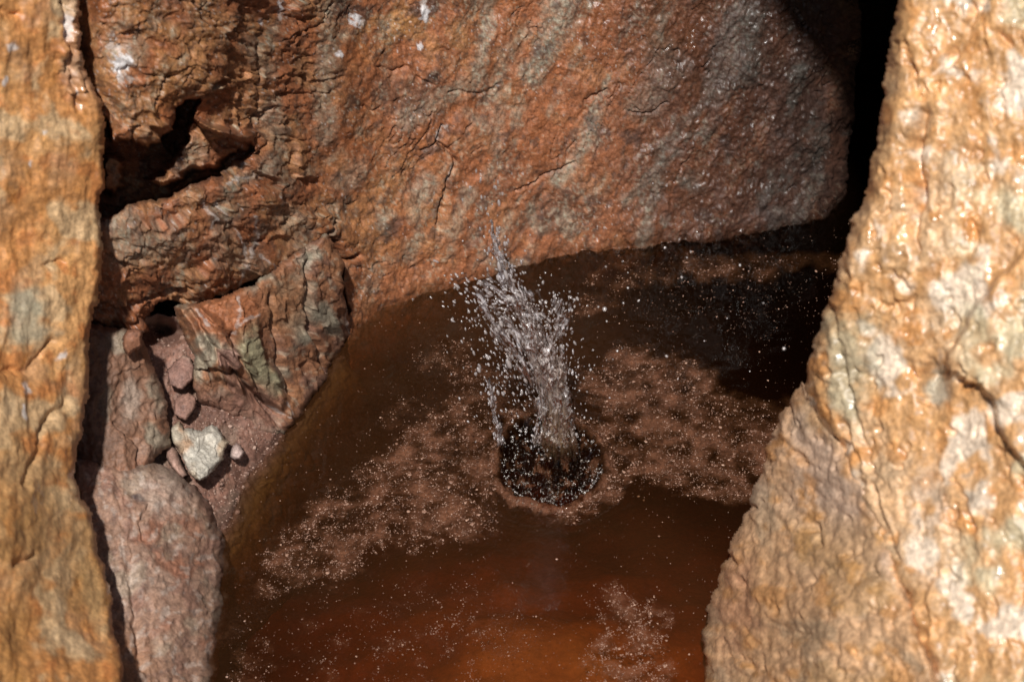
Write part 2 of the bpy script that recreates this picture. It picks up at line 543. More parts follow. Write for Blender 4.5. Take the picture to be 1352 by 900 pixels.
for pl, w in [([(340, 288), (345, 310), (332, 345), (322, 372), (316, 395), (312, 430)], 2.0), ([(315, 305), (325, 330), (330, 345)], 1.6), ([(290, 268), (300, 290)], 2), ([(270, 270), (285, 290), (280, 300)], 2),
              ([(340, 232), (300, 240)], 2), ([(560, 10), (566, 26)], 6), ([(472, 20), (478, 28)], 4), ([(372, 0), (368, 18)], 4), ([(155, 68), (165, 100)], 9), ([(345, 340), (362, 352)], 1.5), ([(575, 186), (578, 175), (592, 168)], 1.8), ([(594, 215), (590, 240)], 1.8)]:
    vein = np.maximum(vein, ss(1.5, .5, ldist(pl, R.wx, R.wy) / w + 1.6 * L3 + 1.2 * G3))
R.paint((.5, .45, .41), vein * .55)
for bx_, by_, br_ in [(562, 20, 8), (161, 84, 11), (474, 24, 6), (372, 8, 5), (12, 0, 3), (350, 30, 3), (444, 70, 4), (553, 60, 4)]:  # white mineral patches; the upper-left one is a painted wet glint
    R.paint((.62, .60, .60), .8 * ss(1.2, .6, np.hypot(R.wx - bx_, (R.wy - by_) * .7) / br_ + .5 * L3 + .5 * G3))
spk = ss(.52, .7, fbm(u * 210, v * 130, 3, 170)) * ss(.05, .35, fbm(u * 9, v * 9, 3, 174) + .25 * crag + .18 * ss(200, 0, py))
R.paint(GLINT, spk * .5 * (1 - .6 * right))  # wet glints painted on as fine pale specks
R.wet = np.clip(.12 + .62 * right * ss(-.5, .3, L2) + .5 * ss(.05, .5, fbm(u * 12, v * 12, 3, 180)) * ss(320, 60, py) + .8 * spk, 0, 1)
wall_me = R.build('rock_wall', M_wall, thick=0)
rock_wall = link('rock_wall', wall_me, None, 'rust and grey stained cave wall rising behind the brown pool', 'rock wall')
print('wall', time.time() - T0)

# ------------------------------------------------------------------ generic rock with an outline
def rock(name, poly, ctrl, step, roll, mat, tones, label, cat, seed, dref, amps, grey=.4, wet=.1, warp=(4, 30), thick=.2, extra=None, group=None, streak=None, terr=1.1):
    p = np.asarray(poly)
    R = Relief(p[:, 0].min() - 8, p[:, 0].max() + 8, p[:, 1].min() - 8, p[:, 1].max() + 8, step)
    R.base(tps(ctrl, R.px, R.py), dref)
    u, v = R.u, R.v
    R.warp(warp[0], warp[1], seed)
    R.outline(poly, *roll)
    big, mid, fine, fac, fs = amps
    fa, fe = facets(u * fs + .3 * fbm(u * fs, v * fs, 2, seed), v * fs, seed)
    fb, fe2 = facets(u * fs * 2.6, v * fs * 2.6, seed + 7)
    tr_ = fbm(u * fs * .5, v * fs * .4, 4, seed + 2) * 3
    R.h += big * fbm(u * 6, v * 6, 3, seed) + fac * (.55 * fa * ss(0, .25, fe) + .2 * fb + terr * (ss(.25, .5, tr_ - np.floor(tr_)) - (tr_ - np.floor(tr_))))
    if streak:
        ca, sa = math.cos(streak), math.sin(streak)
        R.h += mid * fbm((u * ca + v * sa) * 18, (-u * sa + v * ca) * 55, 4, seed + 3)
    else:
        R.h += mid * fbm(u * 24, v * 24, 3, seed + 3)
    R.h += fine * .55 * fbm(u * 110, v * 110, 3, seed + 5) + fine * .35 * fbm(u * 280, v * 300, 2, seed + 6)
    n1, n2, n3 = fbm(u * 7, v * 7, 4, seed + 10), fbm(u * 24, v * 24, 4, seed + 14), fbm(u * 90, v * 90, 3, seed + 18)
    R.col[:] = tones[0]
    R.paint(tones[1], ss(-.1, .4, n1))
    if len(tones) > 2:
        R.paint(tones[2], ss(.05, .45, n2))
    if len(tones) > 3:
        R.paint(tones[3], .9 * ss(.15, .4, fbm(u * 11, v * 11, 4, seed + 25)))
    R.paint(GREY, grey * ss(.1, .45, fbm(u * 13 , v * 13, 4, seed + 22)))
    R.col *= (1 + .25 * n3 + .18 * n2)[..., None].clip(.4, 1.7)
    R.wet[:] = wet * (1 + 1.5 * n2)
    R.n = (n1, n2, n3)
    if extra:
        extra(R)
    me = R.build(name, mat, thick)
    return link(name, me, None, label, cat, group)

# ================================================================== 2. earth slope in the niche
def ex(R):
    u, v = R.u, R.v
    R.back += .16 * np.exp(-(np.hypot((R.wx - 212) / 26, (R.wy - 436) / 13)) ** 2)
    f, e = facets(u * 75, v * 75, 311)
    R.h += .004 * f * ss(-.1, .3, R.n[1])
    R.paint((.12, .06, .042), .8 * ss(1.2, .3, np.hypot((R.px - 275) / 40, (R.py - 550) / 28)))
    R.paint((.27, .17, .13), .5 * ss(.2, .5, R.n[2]))
    und = ss(0, .06, d_water(R.py) * -1 + R.d0)
    R.paint((.24, .15, .05), und * .85)
N_ctrl = [(200, 430, 4.764), (300, 430, 4.831), (400, 430, 4.969), (110, 430, 4.704), (110, 640, 4.676), (220, 520, 4.774), (300, 520, 4.840), (420, 500, d_water(500) - .005), (360, 590, d_water(590)), (318, 640, d_water(640)), (300, 690, d_water(690)),
          (230, 600, 4.750), (270, 640, 4.746), (460, 560, d_water(560) + .19), (400, 640, d_water(640) + .17), (350, 720, d_water(720) + .14), (300, 800, d_water(800) + .16), (200, 700, 4.694), (520, 620, d_water(620) + .42), (430, 760, d_water(760) + .38)]
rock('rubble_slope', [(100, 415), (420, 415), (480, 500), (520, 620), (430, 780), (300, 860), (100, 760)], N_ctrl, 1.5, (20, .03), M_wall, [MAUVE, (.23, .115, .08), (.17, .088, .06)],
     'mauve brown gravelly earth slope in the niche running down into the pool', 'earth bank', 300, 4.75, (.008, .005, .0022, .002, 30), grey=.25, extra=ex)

# ================================================================== 3. buttress of slabs between niche and pool
S_poly = [(226, 404), (255, 398), (300, 388), (335, 370), (380, 340), (427, 306), (440, 318), (450, 345), (455, 390), (462, 432), (456, 456), (440, 480), (428, 505), (400, 548), (368, 578), (345, 575), (300, 550), (262, 530), (252, 500), (256, 470), (240, 440)]
S_ctrl = [(226, 404, 4.699), (250, 470, 4.711), (300, 400, 4.705), (330, 470, 4.760), (380, 340, 4.795), (430, 310, 4.854), (455, 390, 4.964), (462, 440, d_water(440) - .005), (430, 500, d_water(500) - .01), (400, 548, d_water(548) - .01), (365, 578, d_water(578) - .01), (300, 545, 4.818), (380, 440, 4.852), (265, 530, 4.775), (420, 400, 4.905)]
def ex(R):
    u, v = R.u, R.v
    for pl, dp, w in [([(250, 410), (275, 450), (300, 480), (330, 520), (365, 548)], .02, 4), ([(308, 440), (316, 470), (340, 500), (360, 545), (366, 560)], .014, 3), ([(258, 400), (275, 425), (300, 440), (308, 446)], .012, 3),
                      ([(405, 345), (405, 400), (408, 440), (430, 490)], .012, 3), ([(355, 390), (365, 440), (375, 490), (390, 520)], .012, 3), ([(250, 495), (275, 488), (320, 505), (350, 530)], .016, 4), ([(330, 560), (345, 580)], .01, 3), ([(452, 325), (454, 365), (458, 420)], .01, 3)]:
        R.crack(pl, dp, w)
    ca, sa = .5, .866
    R.h += .004 * ridge((u * ca + v * sa) * 7, (-u * sa + v * ca) * 26, 4, 333)
    fd, fde = facets((u * ca + v * sa) * 26, (-u * sa + v * ca) * 60, 335)
    R.h += .0045 * fd * ss(0, .1, fde)
    R.paint((.10, .05, .035), .6 * ss(.2, .5, fbm((u * ca + v * sa) * 22, (-u * sa + v * ca) * 60, 4, 337)))
    R.paint((.36, .28, .2), .5 * ss(.25, .5, fbm(u * 70, v * 70, 3, 339)))
    strut = ss(-4, 6, sdf([(232, 404), (262, 400), (300, 438), (345, 500), (330, 520), (285, 500), (262, 462)], R.wx, R.wy))
    R.back -= .035 * strut
    g = ss(-5, 4, sdf([(313, 428), (338, 418), (352, 470), (378, 520), (372, 542), (345, 525), (322, 478)], R.wx, R.wy))
    R.back -= .025 * g
    R.paint((.26, .25, .15), g * .75 * ss(-.5, .2, R.n[1]))
    R.paint(RUST, .8 * ss(1.1, .5, np.hypot((R.px - 300) / 60, (R.py - 410) / 40)))
    R.paint((.30, .14, .06), .6 * ss(1.1, .4, np.hypot((R.px - 375) / 40, (R.py - 400) / 50)))
    blk = ss(-2, 2, sdf([(291, 458), (318, 462), (322, 486), (306, 492), (290, 482)], R.wx, R.wy))
    R.back -= .02 * blk
    R.paint((.27, .15, .115), blk * .8)
    R.paint(MAUVE, .8 * ss(490, 530, R.py) * ss(390, 350, R.px))
    vein = np.zeros(R.sh, f32)
    for pl, w in [([(313, 395), (316, 420), (310, 440)], 1.6), ([(318, 428), (338, 416)], 2), ([(258, 408), (275, 430)], 1.6), ([(452, 330), (455, 370), (456, 440)], 1.4), ([(362, 540), (380, 552)], 1.4), ([(385, 545), (378, 530)], 1.4)]:
        vein = np.maximum(vein, ss(1.5, .5, ldist(pl, R.wx, R.wy) / w + 1.6 * R.n[2]))
    R.paint((.5, .44, .4), vein * .5)
rock('rock_buttress', S_poly, S_ctrl, 1.35, (9, .05), M_wall, [(.23, .10, .05), (.27, .12, .055), (.19, .095, .06)],
     'split and slanting rusty rock slabs between the niche and the pool edge', 'rock', 330, 4.8, (.008, .003, .0020, .008, 15), grey=.8, extra=ex, terr=.35)

# ================================================================== 4. weathered column and boulder at the left of the niche
def ex(R):
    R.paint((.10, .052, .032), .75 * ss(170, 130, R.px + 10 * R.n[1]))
    R.paint((.20, .075, .035), .6 * ss(1, .3, np.hypot((R.px - 185) / 22, (R.py - 625) / 30)))
    R.paint((.36, .28, .22), .7 * ss(1, .3, np.hypot((R.px - 172) / 16, (R.py - 520) / 45) + .5 * R.n[1]))
    R.crack([(150, 560), (185, 590), (188, 640)], .01, 3)
    R.h += .005 * ridge(R.u * 40, R.v * 18, 3, 355)
rock('rock_column', [(95, 425), (150, 432), (188, 440), (200, 470), (212, 510), (220, 560), (223, 590), (205, 604), (200, 640), (205, 690), (95, 720)],
     [(100, 430, 4.563), (190, 440, 4.626), (150, 500, 4.598), (215, 520, 4.689), (222, 590, 4.674), (150, 600, 4.585), (95, 600, 4.595), (200, 690, 4.604), (95, 720, 4.552)], 1.4, (14, .06), M_wall,
     [(.22, .115, .07), (.27, .16, .11), (.19, .09, .05)], 'weathered pinkish rock column standing left of the niche above the boulder', 'rock', 350, 4.6, (.010, .005, .002, .0035, 20), grey=.6, extra=ex)
def ex(R):
    R.paint((.06, .045, .05), .85 * ss(1.1, .5, np.hypot((R.px - 184) / 11, (R.py - 657) / 8) + .5 * R.n[2]))
    R.paint((.36, .27, .21), .75 * ss(1.1, .3, np.hypot((R.px - 222) / 50, (R.py - 645) / 40) + .4 * R.n[1]))
    R.paint((.24, .10, .055), .5 * ss(1, .3, np.hypot((R.px - 255) / 14, (R.py - 700) / 26) + .5 * R.n[1]))
    R.crack([(188, 710), (184, 690), (195, 670)], .006, 2.5)
    R.crack([(170, 740), (180, 790), (190, 880)], .012, 6)
    R.paint((.30, .14, .06), .5 * ss(800, 870, R.py) * ss(230, 180, R.px))
    R.h += .002 * ridge(R.u * 36, R.v * 20, 3, 377)
    R.paint((.40, .33, .28), .45 * ss(.15, .5, fbm(R.u * 60, R.v * 60, 3, 379)))
    R.paint((.12, .07, .055), .5 * ss(.25, .5, fbm(R.u * 32, R.v * 40, 4, 381)))
    und = ss(0, .02, R.d0 - d_water(R.py))
    R.paint((.16, .09, .05), und)
rock('boulder', [(120, 600), (150, 604), (190, 607), (215, 612), (238, 627), (262, 648), (280, 668), (294, 700), (301, 745), (300, 800), (290, 850), (282, 900), (270, 980), (90, 980), (90, 600)],
     [(100, 600, 4.575), (200, 615, 4.605), (280, 670, d_water(670) - .10), (296, 740, d_water(740) - .01), (290, 830, d_water(830) - .005), (276, 920, d_water(920)), (200, 700, 4.544), (150, 800, 4.420), (100, 950, 4.245), (240, 800, 4.495), (100, 700, 4.494), (200, 950, 4.345)], 1.5, (22, .09), M_wall,
     [(.26, .15, .10), (.31, .195, .14), (.21, .115, .08), (.25, .11, .065)], 'large rounded pinkish grey boulder at the pool edge beside the left rock', 'boulder', 370, 4.5, (.014, .005, .0026, .0028, 16), grey=.35, extra=ex)

# ================================================================== 5. loose stones in the niche
def stone(name, poly, dc, tilt, tones, label, seed, rel, group='loose stones in the niche', grey=.3, fac=.006):
    p = np.asarray(poly, float)
    cx, cy = p.mean(0)
    c = []
    for x, y in list(poly) + [(cx, cy)]:
        c.append((x, y, dc + tilt[0] * (x - cx) / 100 + tilt[1] * (y - cy) / 100 - (.012 if (x, y) == (cx, cy) else 0)))
    return rock(name, poly, c, .8, rel, M_stone, tones, label, 'stone', seed, dc, (.003, .0015, .0009, fac, 26), grey=grey, warp=(1.6, 90), thick=.03, group=group, terr=.15)
stone('stone', [(224, 570), (230, 561), (236.5, 557), (243, 563), (254, 562.5), (268, 562), (280, 558), (289, 565.5), (296.5, 580), (303, 585), (296, 596), (295, 605), (289, 613), (277, 626), (264, 635.5), (254, 631), (248, 624.6), (243, 610), (239, 601), (236, 589), (227, 580)],
      4.712, (.06, -.12), [(.38, .30, .21), (.44, .37, .28), (.34, .22, .14), (.42, .39, .33)], 'pale cream jagged stone lying on the earth slope of the niche', 401, (6, .03), grey=.3, fac=.012)
stone('stone', [(221, 489), (230, 479), (242, 469), (252, 472), (256, 486), (255, 500), (247, 508), (240, 515), (231, 511), (222.6, 509)], 4.740, (.0, -.05), [(.24, .13, .10), (.28, .155, .12)], 'upper of two flat mauve stones leaning in the back of the niche', 411, (3, .012), fac=.003)
stone('stone', [(230, 527), (238, 521), (248, 518), (259.6, 524), (258, 537), (252, 546), (245, 555), (236, 551), (230, 548)], 4.745, (.0, -.05), [(.23, .125, .095), (.27, .15, .11)], 'lower of two flat mauve stones, just above the pale cream stone', 421, (3, .012), fac=.003)
stone('stone', [(160.6, 446), (166.5, 436), (178, 434), (188.6, 436), (189, 448), (188, 458), (178, 464), (169.5, 470), (162, 461)], 4.56, (.03, .03), [(.22, .095, .055), (.25, .11, .06)], 'small square reddish brown stone jammed under the rock ledge', 431, (4, .03), fac=.003)
stone('stone', [(304, 597), (306, 589), (311, 585), (317, 588), (322, 598), (318, 606), (310, 607), (305, 604)], 4.780, (.0, -.1), [(.42, .30, .26), (.48, .37, .33)], 'small pale pink stone right of the pale cream stone', 441, (4, .02), fac=.004)
stone('stone', [(218, 583), (226, 586), (234, 596), (240, 612), (248, 628), (240, 632), (228, 620), (219, 604)], 4.705, (.05, -.1), [(.28, .17, .13), (.32, .21, .17)], 'mauve grey slab of stone tucked behind the left of the pale cream stone', 451, (4, .02), fac=.004)
print('niche', time.time() - T0)

# ------------------------------------------------------------------ grit on the slope
def gravel():
    src = bpy.data.objects['rubble_slope'].data
    co = np.empty(len(src.vertices) * 3, f32); src.vertices.foreach_get('co', co); co = co.reshape(-1, 3)
    co = co[co[:, 2] > -.01]
    qx, qy = project(co[:, 0], co[:, 1], co[:, 2])
    co = co[(qx > 195) & (qx < 440) & (qy > 430) & (qy < 700)]
    n = 2600
    p = co[RNG.integers(0, len(co), n)]
    r = .0011 * np.exp(RNG.normal(0, .55, n))
    v, f = ico(1)
    jit = 1 + RNG.normal(0, .22, (n, len(v)))
    V = v[None] * r[:, None, None] * jit[..., None] * RNG.uniform(.6, 1.3, (n, 1, 3)) + p[:, None]
    Fc = f[None] + (np.arange(n) * len(v))[:, None, None]
    c = mixc((.16, .085, .06), (.40, .27, .21), RNG.random(n) ** 2)
    return new_mesh('gravel', V.reshape(-1, 3), Fc.reshape(-1, 3), M_stone, {'tone': np.repeat(c, len(v), 0), 'wet': np.zeros(n * len(v))}, smooth=False)
link('gravel', gravel(), None, 'fine mauve and pinkish grit scattered over the earth slope of the niche', 'gravel', kind='stuff')

# ================================================================== 6. foreground rocks
def ex(R):
    u, v = R.u, R.v
    R.h += .003 * ridge(u * 34, v * 9, 3, 505) * ss(700, 500, R.py) + .002 * fbm(u * 60, v * 16, 3, 507)
    R.paint((.55, .36, .18), .75 * ss(1.1, .3, np.hypot((R.px - 40) / 60, (R.py - 680) / 130) + .5 * R.n[1]))
    R.paint((.46, .36, .20), .8 * ss(1.2, .4, np.hypot((R.px - 125 - (R.py - 780) * .28) / 17, (R.py - 780) / 60) + .3 * R.n[1]))
    R.paint((.38, .18, .05), .6 * ss(560, 700, R.py) * ss(.0, .4, R.n[0] + .2))
    R.paint((.34, .33, .24), .7 * ss(1.1, .3, np.hypot((R.px - 30) / 40, (R.py - 420) / 60) + .6 * R.n[1]))
    R.paint((.40, .23, .15), .45 * ss(75, 100, R.px + 8 * R.n[1]) * ss(150, 100, R.py))
    top = ss(70, 84, R.px + 6 * R.n[1]) * ss(150, 110, R.py)
    ft, fte = facets(u * 46, v * 46, 531)
    R.h += top * (.007 * ft + .006 * fbm(u * 60, v * 60, 3, 533))
    for bx_, by_, br_, el_ in [(14, 62, 8, 1), (92, 34, 6, .3), (122, 8, 5, .4), (58, 172, 3.5, 1), (40, 214, 3, .6), (103, 122, 3, .7), (8, 110, 4, .6), (80, 470, 6, 1), (36, 512, 7, .8), (30, 545, 5, .6), (118, 44, 4, 1)]:  # white wet highlights painted into the pillar's colour
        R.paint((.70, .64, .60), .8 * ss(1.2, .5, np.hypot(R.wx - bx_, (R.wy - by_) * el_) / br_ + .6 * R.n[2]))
    R.crack([(82, -20), (88, 30), (98, 90), (104, 140)], .014, 5)
    R.crack([(0, 485), (40, 490), (70, 450)], .008, 4); R.crack([(60, 350), (80, 345)], .008, 3.5); R.crack([(0, 15), (20, 20)], .012, 6)
    R.crack([(30, 640), (60, 560), (90, 530)], .008, 6); R.crack([(20, 745), (42, 735)], .010, 5)
    R.wet = np.clip(.15 + .8 * ss(1.1, .4, np.hypot((R.px - 45 - (660 - R.py) * .25) / 16, (R.py - 660) / 50)) + .8 * ss(.45, .6, fbm(u * 50, v * 26, 2, 520)), 0, 1)
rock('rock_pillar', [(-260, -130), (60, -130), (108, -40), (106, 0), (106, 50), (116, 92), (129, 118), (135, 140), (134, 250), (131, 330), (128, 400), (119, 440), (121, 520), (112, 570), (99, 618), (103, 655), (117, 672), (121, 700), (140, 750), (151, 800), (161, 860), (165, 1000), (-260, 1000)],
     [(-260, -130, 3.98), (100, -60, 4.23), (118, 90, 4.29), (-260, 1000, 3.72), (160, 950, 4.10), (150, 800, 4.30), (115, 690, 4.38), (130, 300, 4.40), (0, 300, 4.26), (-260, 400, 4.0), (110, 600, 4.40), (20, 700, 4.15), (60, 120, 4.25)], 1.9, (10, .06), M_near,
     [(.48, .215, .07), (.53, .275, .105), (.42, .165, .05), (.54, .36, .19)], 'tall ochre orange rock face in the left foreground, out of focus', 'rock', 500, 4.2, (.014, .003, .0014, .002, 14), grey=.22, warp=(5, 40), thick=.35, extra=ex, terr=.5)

M_poly = [(1640, -660), (820, -660), (880, -540), (930, -465), (970, -410), (1026, -372), (1048, -350), (1092, -316), (1130, -292), (1162, -262), (1182, -212), (1190, -150), (1193, -90), (1189, -24), (1184, 20), (1172, 80), (1160, 150), (1150, 205), (1138, 260), (1125, 300), (1108, 345), (1095, 395), (1080, 440), (1068, 480), (1056, 512), (1070, 545), (1100, 600), (1130, 650), (1150, 700), (1180, 770), (1205, 840), (1225, 900), (1240, 1000), (1640, 1000)]  # unseen top drawn out leftwards, shaped to shade the wall's upper right
M_ctrl = [(1190, -40, 4.0), (1150, 200, 4.02), (1100, 380, 4.06), (1058, 510, 4.16), (1150, 680, 4.03), (1235, 950, 3.86), (1352, 0, 3.92), (1352, 450, 3.90), (1352, 900, 3.80), (1640, -660, 3.72), (1640, 450, 3.72), (1640, 1000, 3.7), (1230, 300, 3.97), (1230, 600, 3.98), (980, -560, 3.95), (1180, -350, 3.97)]
def ex(R):
    u, v = R.u, R.v
    R.crack([(1215, 150), (1205, 200), (1212, 270)], .026, 10); R.crack([(1196, 60), (1204, 90), (1216, 130)], .012, 6); R.crack([(1208, 240), (1206, 300), (1212, 330)], .012, 5)
    R.back -= .045 * ss(-3, 4, sdf([(1252, 470), (1252, 488), (1268, 500), (1296, 508), (1310, 530), (1318, 560), (1335, 590), (1365, 620), (1480, 700), (1700, 700), (1700, 250), (1400, 280), (1290, 400)], R.wx, R.wy)) * ss(260, 420, R.py)
    R.back += .055 * np.exp(-np.hypot((R.px - 1238) / 20, (R.py - 506) / 24) ** 2)
    R.crack([(1222, 500), (1248, 488), (1254, 492)], .012, 4); R.crack([(1216, 528), (1236, 538)], .008, 3.5)
    for pl in ([(1080, 330), (1120, 500), (1150, 620)], [(1110, 560), (1128, 600), (1140, 640)], [(1150, 640), (1170, 700), (1190, 740)], [(1180, 360), (1200, 380)]):
        R.crack(pl, .009, 4)
    R.crack([(1260, 640), (1275, 660), (1290, 700)], .008, 4); R.crack([(1320, 45), (1335, 60)], .014, 6); R.crack([(1300, 0), (1260, 70), (1230, 100)], .010, 7)
    R.h += .0045 * ridge(u * 46, v * 14, 3, 605) * ss(1250, 1120, R.px)
    b = np.abs(fbm(u * 22, v * 17, 3, 607))
    R.h -= .009 * ss(.32, .6, fbm(u * 30, v * 22, 3, 611)) + .002 * ss(.25, .5, fbm(u * 75, v * 60, 2, 613))
    R.h += .006 * b * ss(1110, 1200, R.px) + .0020 * np.abs(fbm(u * 62, v * 50, 3, 609)) + .004 * fbm(u * 30, v * 9, 3, 615)
    R.paint((.60, .46, .34), .75 * ss(1.1, .3, np.hypot((R.px - 1225) / 45, (R.py - 690) / 120) + .5 * R.n[1]) * ss(-.3, .2, R.n[1]))
    R.paint((.36, .33, .22), .7 * ss(1.1, .3, np.hypot((R.px - 1120) / 40, (R.py - 470) / 110) + .6 * R.n[1]))
    R.paint((.42, .40, .32), .8 * ss(1.1, .3, np.hypot((R.px - 1240) / 22, (R.py - 515) / 30) + .4 * R.n[1]))
    R.paint((.50, .46, .30), .6 * ss(1240, 1300, R.px) * ss(.05, .3, R.n[0]))
    R.paint((.30, .25, .14), .6 * ss(860, 930, R.py + 60 * R.n[1]))
    R.wet = np.clip(.30 + .5 * R.n[1] + .7 * ss(.15, .5, fbm(u * 45, v * 30, 2, 620)) + .7 * ss(1.1, .4, np.hypot((R.px - 1200) / 12, (R.py - 250) / 50)), 0, 1)
rock('rock', M_poly, M_ctrl, 2.0, (26, .12), M_near, [(.56, .305, .13), (.64, .41, .23), (.50, .24, .088), (.74, .60, .46)],
     'big glistening tan rock face filling the right foreground, out of focus', 'rock', 600, 3.9, (.016, .0035, .0014, .002, 16), grey=.2, warp=(5, 40), thick=.4, extra=ex, terr=.3)

Q_poly = [(1058, 502), (1045, 520), (1030, 545), (1018, 575), (1010, 602), (995, 640), (985, 668), (970, 700), (958, 735), (948, 765), (937, 800), (930, 835), (928, 862), (932, 900), (938, 1000), (1268, 1000), (1255, 930), (1240, 880), (1222, 830), (1200, 775), (1185, 725), (1165, 685), (1150, 645), (1125, 590), (1095, 545), (1076, 515)]
Q_ctrl = [(1058, 510, 4.24), (1010, 602, 4.36), (970, 700, 4.44), (930, 835, d_water(835) - .04), (932, 900, d_water(900) - .03), (938, 1000, 4.36), (1100, 560, 4.15), (1150, 650, 4.04), (1200, 780, 3.94), (1260, 980, 3.78), (1050, 700, 4.25), (1060, 900, 4.1), (1100, 800, 4.06)]
def ex(R):
    u, v = R.u, R.v
    R.h += .002 * ridge(u * 50, v * 13, 3, 705) * ss(1120, 1020, R.px)
    R.h += .008 * np.abs(fbm(u * 20, v * 16, 3, 707)) - .005 * ss(.3, .6, fbm(u * 38, v * 26, 3, 711)) + .0014 * np.abs(fbm(u * 70, v * 50, 2, 713))
    R.paint((.42, .20, .11), .6 * ss(1.1, .2, np.hypot((R.px - 975) / 40, (R.py - 790) / 90) + .5 * R.n[1]))
    R.paint((.55, .40, .30), .8 * ss(1.1, .4, np.hypot((R.px - 1095 - (R.py - 640) * .5) / 45, (R.py - 660) / 130) + .4 * R.n[1]))
    R.paint((.44, .24, .085), .6 * ss(.0, .35, R.n[0]) * ss(640, 720, R.py))
    R.crack([(1050, 600), (1062, 610)], .01, 4); R.crack([(1070, 690), (1080, 720)], .008, 4); R.back += .05 * np.exp(-(ldist([(1192, 742), (1204, 775), (1222, 828), (1240, 878), (1258, 930)], R.wx, R.wy) / 5) ** 2)
    R.wet = np.clip(.3 + .5 * R.n[1] + .5 * ss(.35, .55, fbm(u * 60, v * 40, 2, 720)), 0, 1)
rock('rock_slab', Q_poly, Q_ctrl, 1.6, (20, .08), M_near, [(.54, .32, .17), (.60, .40, .26), (.50, .26, .11)],
     'sloping tan and pink rock slab standing in the pool below the right rock face', 'rock', 700, 4.1, (.010, .003, .0014, .002, 18), grey=.35, warp=(4, 45), thick=.4, extra=ex, terr=.3)
print('near', time.time() - T0)

# ================================================================== 7. added unseen roof and side walls, and dark back of the cave
def sheet(name, fn, nu, nv, col, mat, seed, amp):
    U, V = np.meshgrid(np.linspace(0, 1, nu), np.linspace(0, 1, nv))
    P = np.stack(fn(U, V), -1)
    n = np.cross(np.gradient(P, axis=1), np.gradient(P, axis=0))
    n /= np.linalg.norm(n, axis=-1, keepdims=True) + 1e-9
    P = P + n * (amp * fbm(U * 9, V * 7, 5, seed))[..., None]
    idx = np.arange(nu * nv).reshape(nv, nu)
    q = np.stack([idx[:-1, :-1], idx[1:, :-1], idx[1:, 1:], idx[:-1, 1:]], -1).reshape(-1, 4)
    c = np.tile(np.array(col, f32), (nu * nv, 1)) * (1 + .35 * fbm(U * 30, V * 25, 4, seed + 3).ravel())[:, None]
    return new_mesh(name, P.reshape(-1, 3), q, mat, {'tone': c, 'wet': np.zeros(nu * nv)})
# back of the side passage, behind the end of the stained wall
link('passage_wall', sheet('passage_wall', lambda U, V: (.45 + 1.5 * U, 3.5 - .3 * np.cos(U * 3) - 1.9 * np.clip(U - .4, 0, 1) ** 1.4, -.6 + 3.2 * V), 90, 110, (.14, .07, .045), M_wall, 910, .06), None, 'dark unlit rock wall at the far end of the side passage', 'rock wall')
link('sky_block_roof', sheet('sky_block_roof', lambda U, V: (-1.9 + 4.2 * U, 3.8 - 2.5 * V, .75 + 1.35 * V ** 1.2 + 0 * U), 80, 60, (.15, .08, .05), M_wall, 920, .08), None, 'unseen brown rock roof added over the pool to block sky and sun', 'added roof')  # out-of-view roof, added to keep sky light off and darken the passage
link('sky_block_wall', sheet('sky_block_wall', lambda U, V: (-1.25 - .2 * np.sin(U * 3), -1.4 + 3.4 * U, -.5 + 3.3 * V), 60, 60, (.22, .11, .05), M_wall, 930, .06), None, 'unseen rock wall added beyond the left edge to block sky light', 'rock wall')  # out-of-view wall, added to cut sky fill from the left
link('sky_block_wall', sheet('sky_block_wall', lambda U, V: (1.35 + .3 * np.sin(U * 3), -1.4 + 4.2 * U, -.5 + 3.3 * V), 60, 60, (.22, .11, .05), M_wall, 940, .06), None, 'unseen rock wall added beyond the right edge to block sky light', 'rock wall')  # its counterpart, added to cut sky fill from the right

# ================================================================== 8. pool bed
def bed():
    xs, ys = np.meshgrid(np.arange(-1.0, 1.5, .012), np.arange(.2, 3.6, .012))
    bx, by = project(xs, ys, -.1 + 0 * xs)
    wob = 60 * fbm(xs * 4, ys * 4, 4, 951)
    q = ((bx - 745 + wob) / 330) ** 2 + (np.minimum(by - 930 + wob * .6, 0) / 210) ** 2
    z = -.068 - .13 * q / (1 + .35 * q) + .012 * fbm(xs * 10, ys * 10, 4, 953)
    z = np.maximum(z, -.40 + .02 * fbm(xs * 6, ys * 6, 3, 954))
    idx = np.arange(xs.size).reshape(xs.shape)
    q = np.stack([idx[:-1, :-1], idx[:-1, 1:], idx[1:, 1:], idx[1:, :-1]], -1).reshape(-1, 4)
    c = mixc((.60, .28, .08), (.50, .22, .065), ss(-.2, .4, fbm(xs * 6, ys * 6, 4, 955)))
    return new_mesh('pool_bed', np.stack([xs, ys, z], -1).reshape(-1, 3), q, M_silt, {'tone': c.reshape(-1, 3), 'wet': np.zeros(xs.size)})
link('pool_bed', bed(), kind='structure')

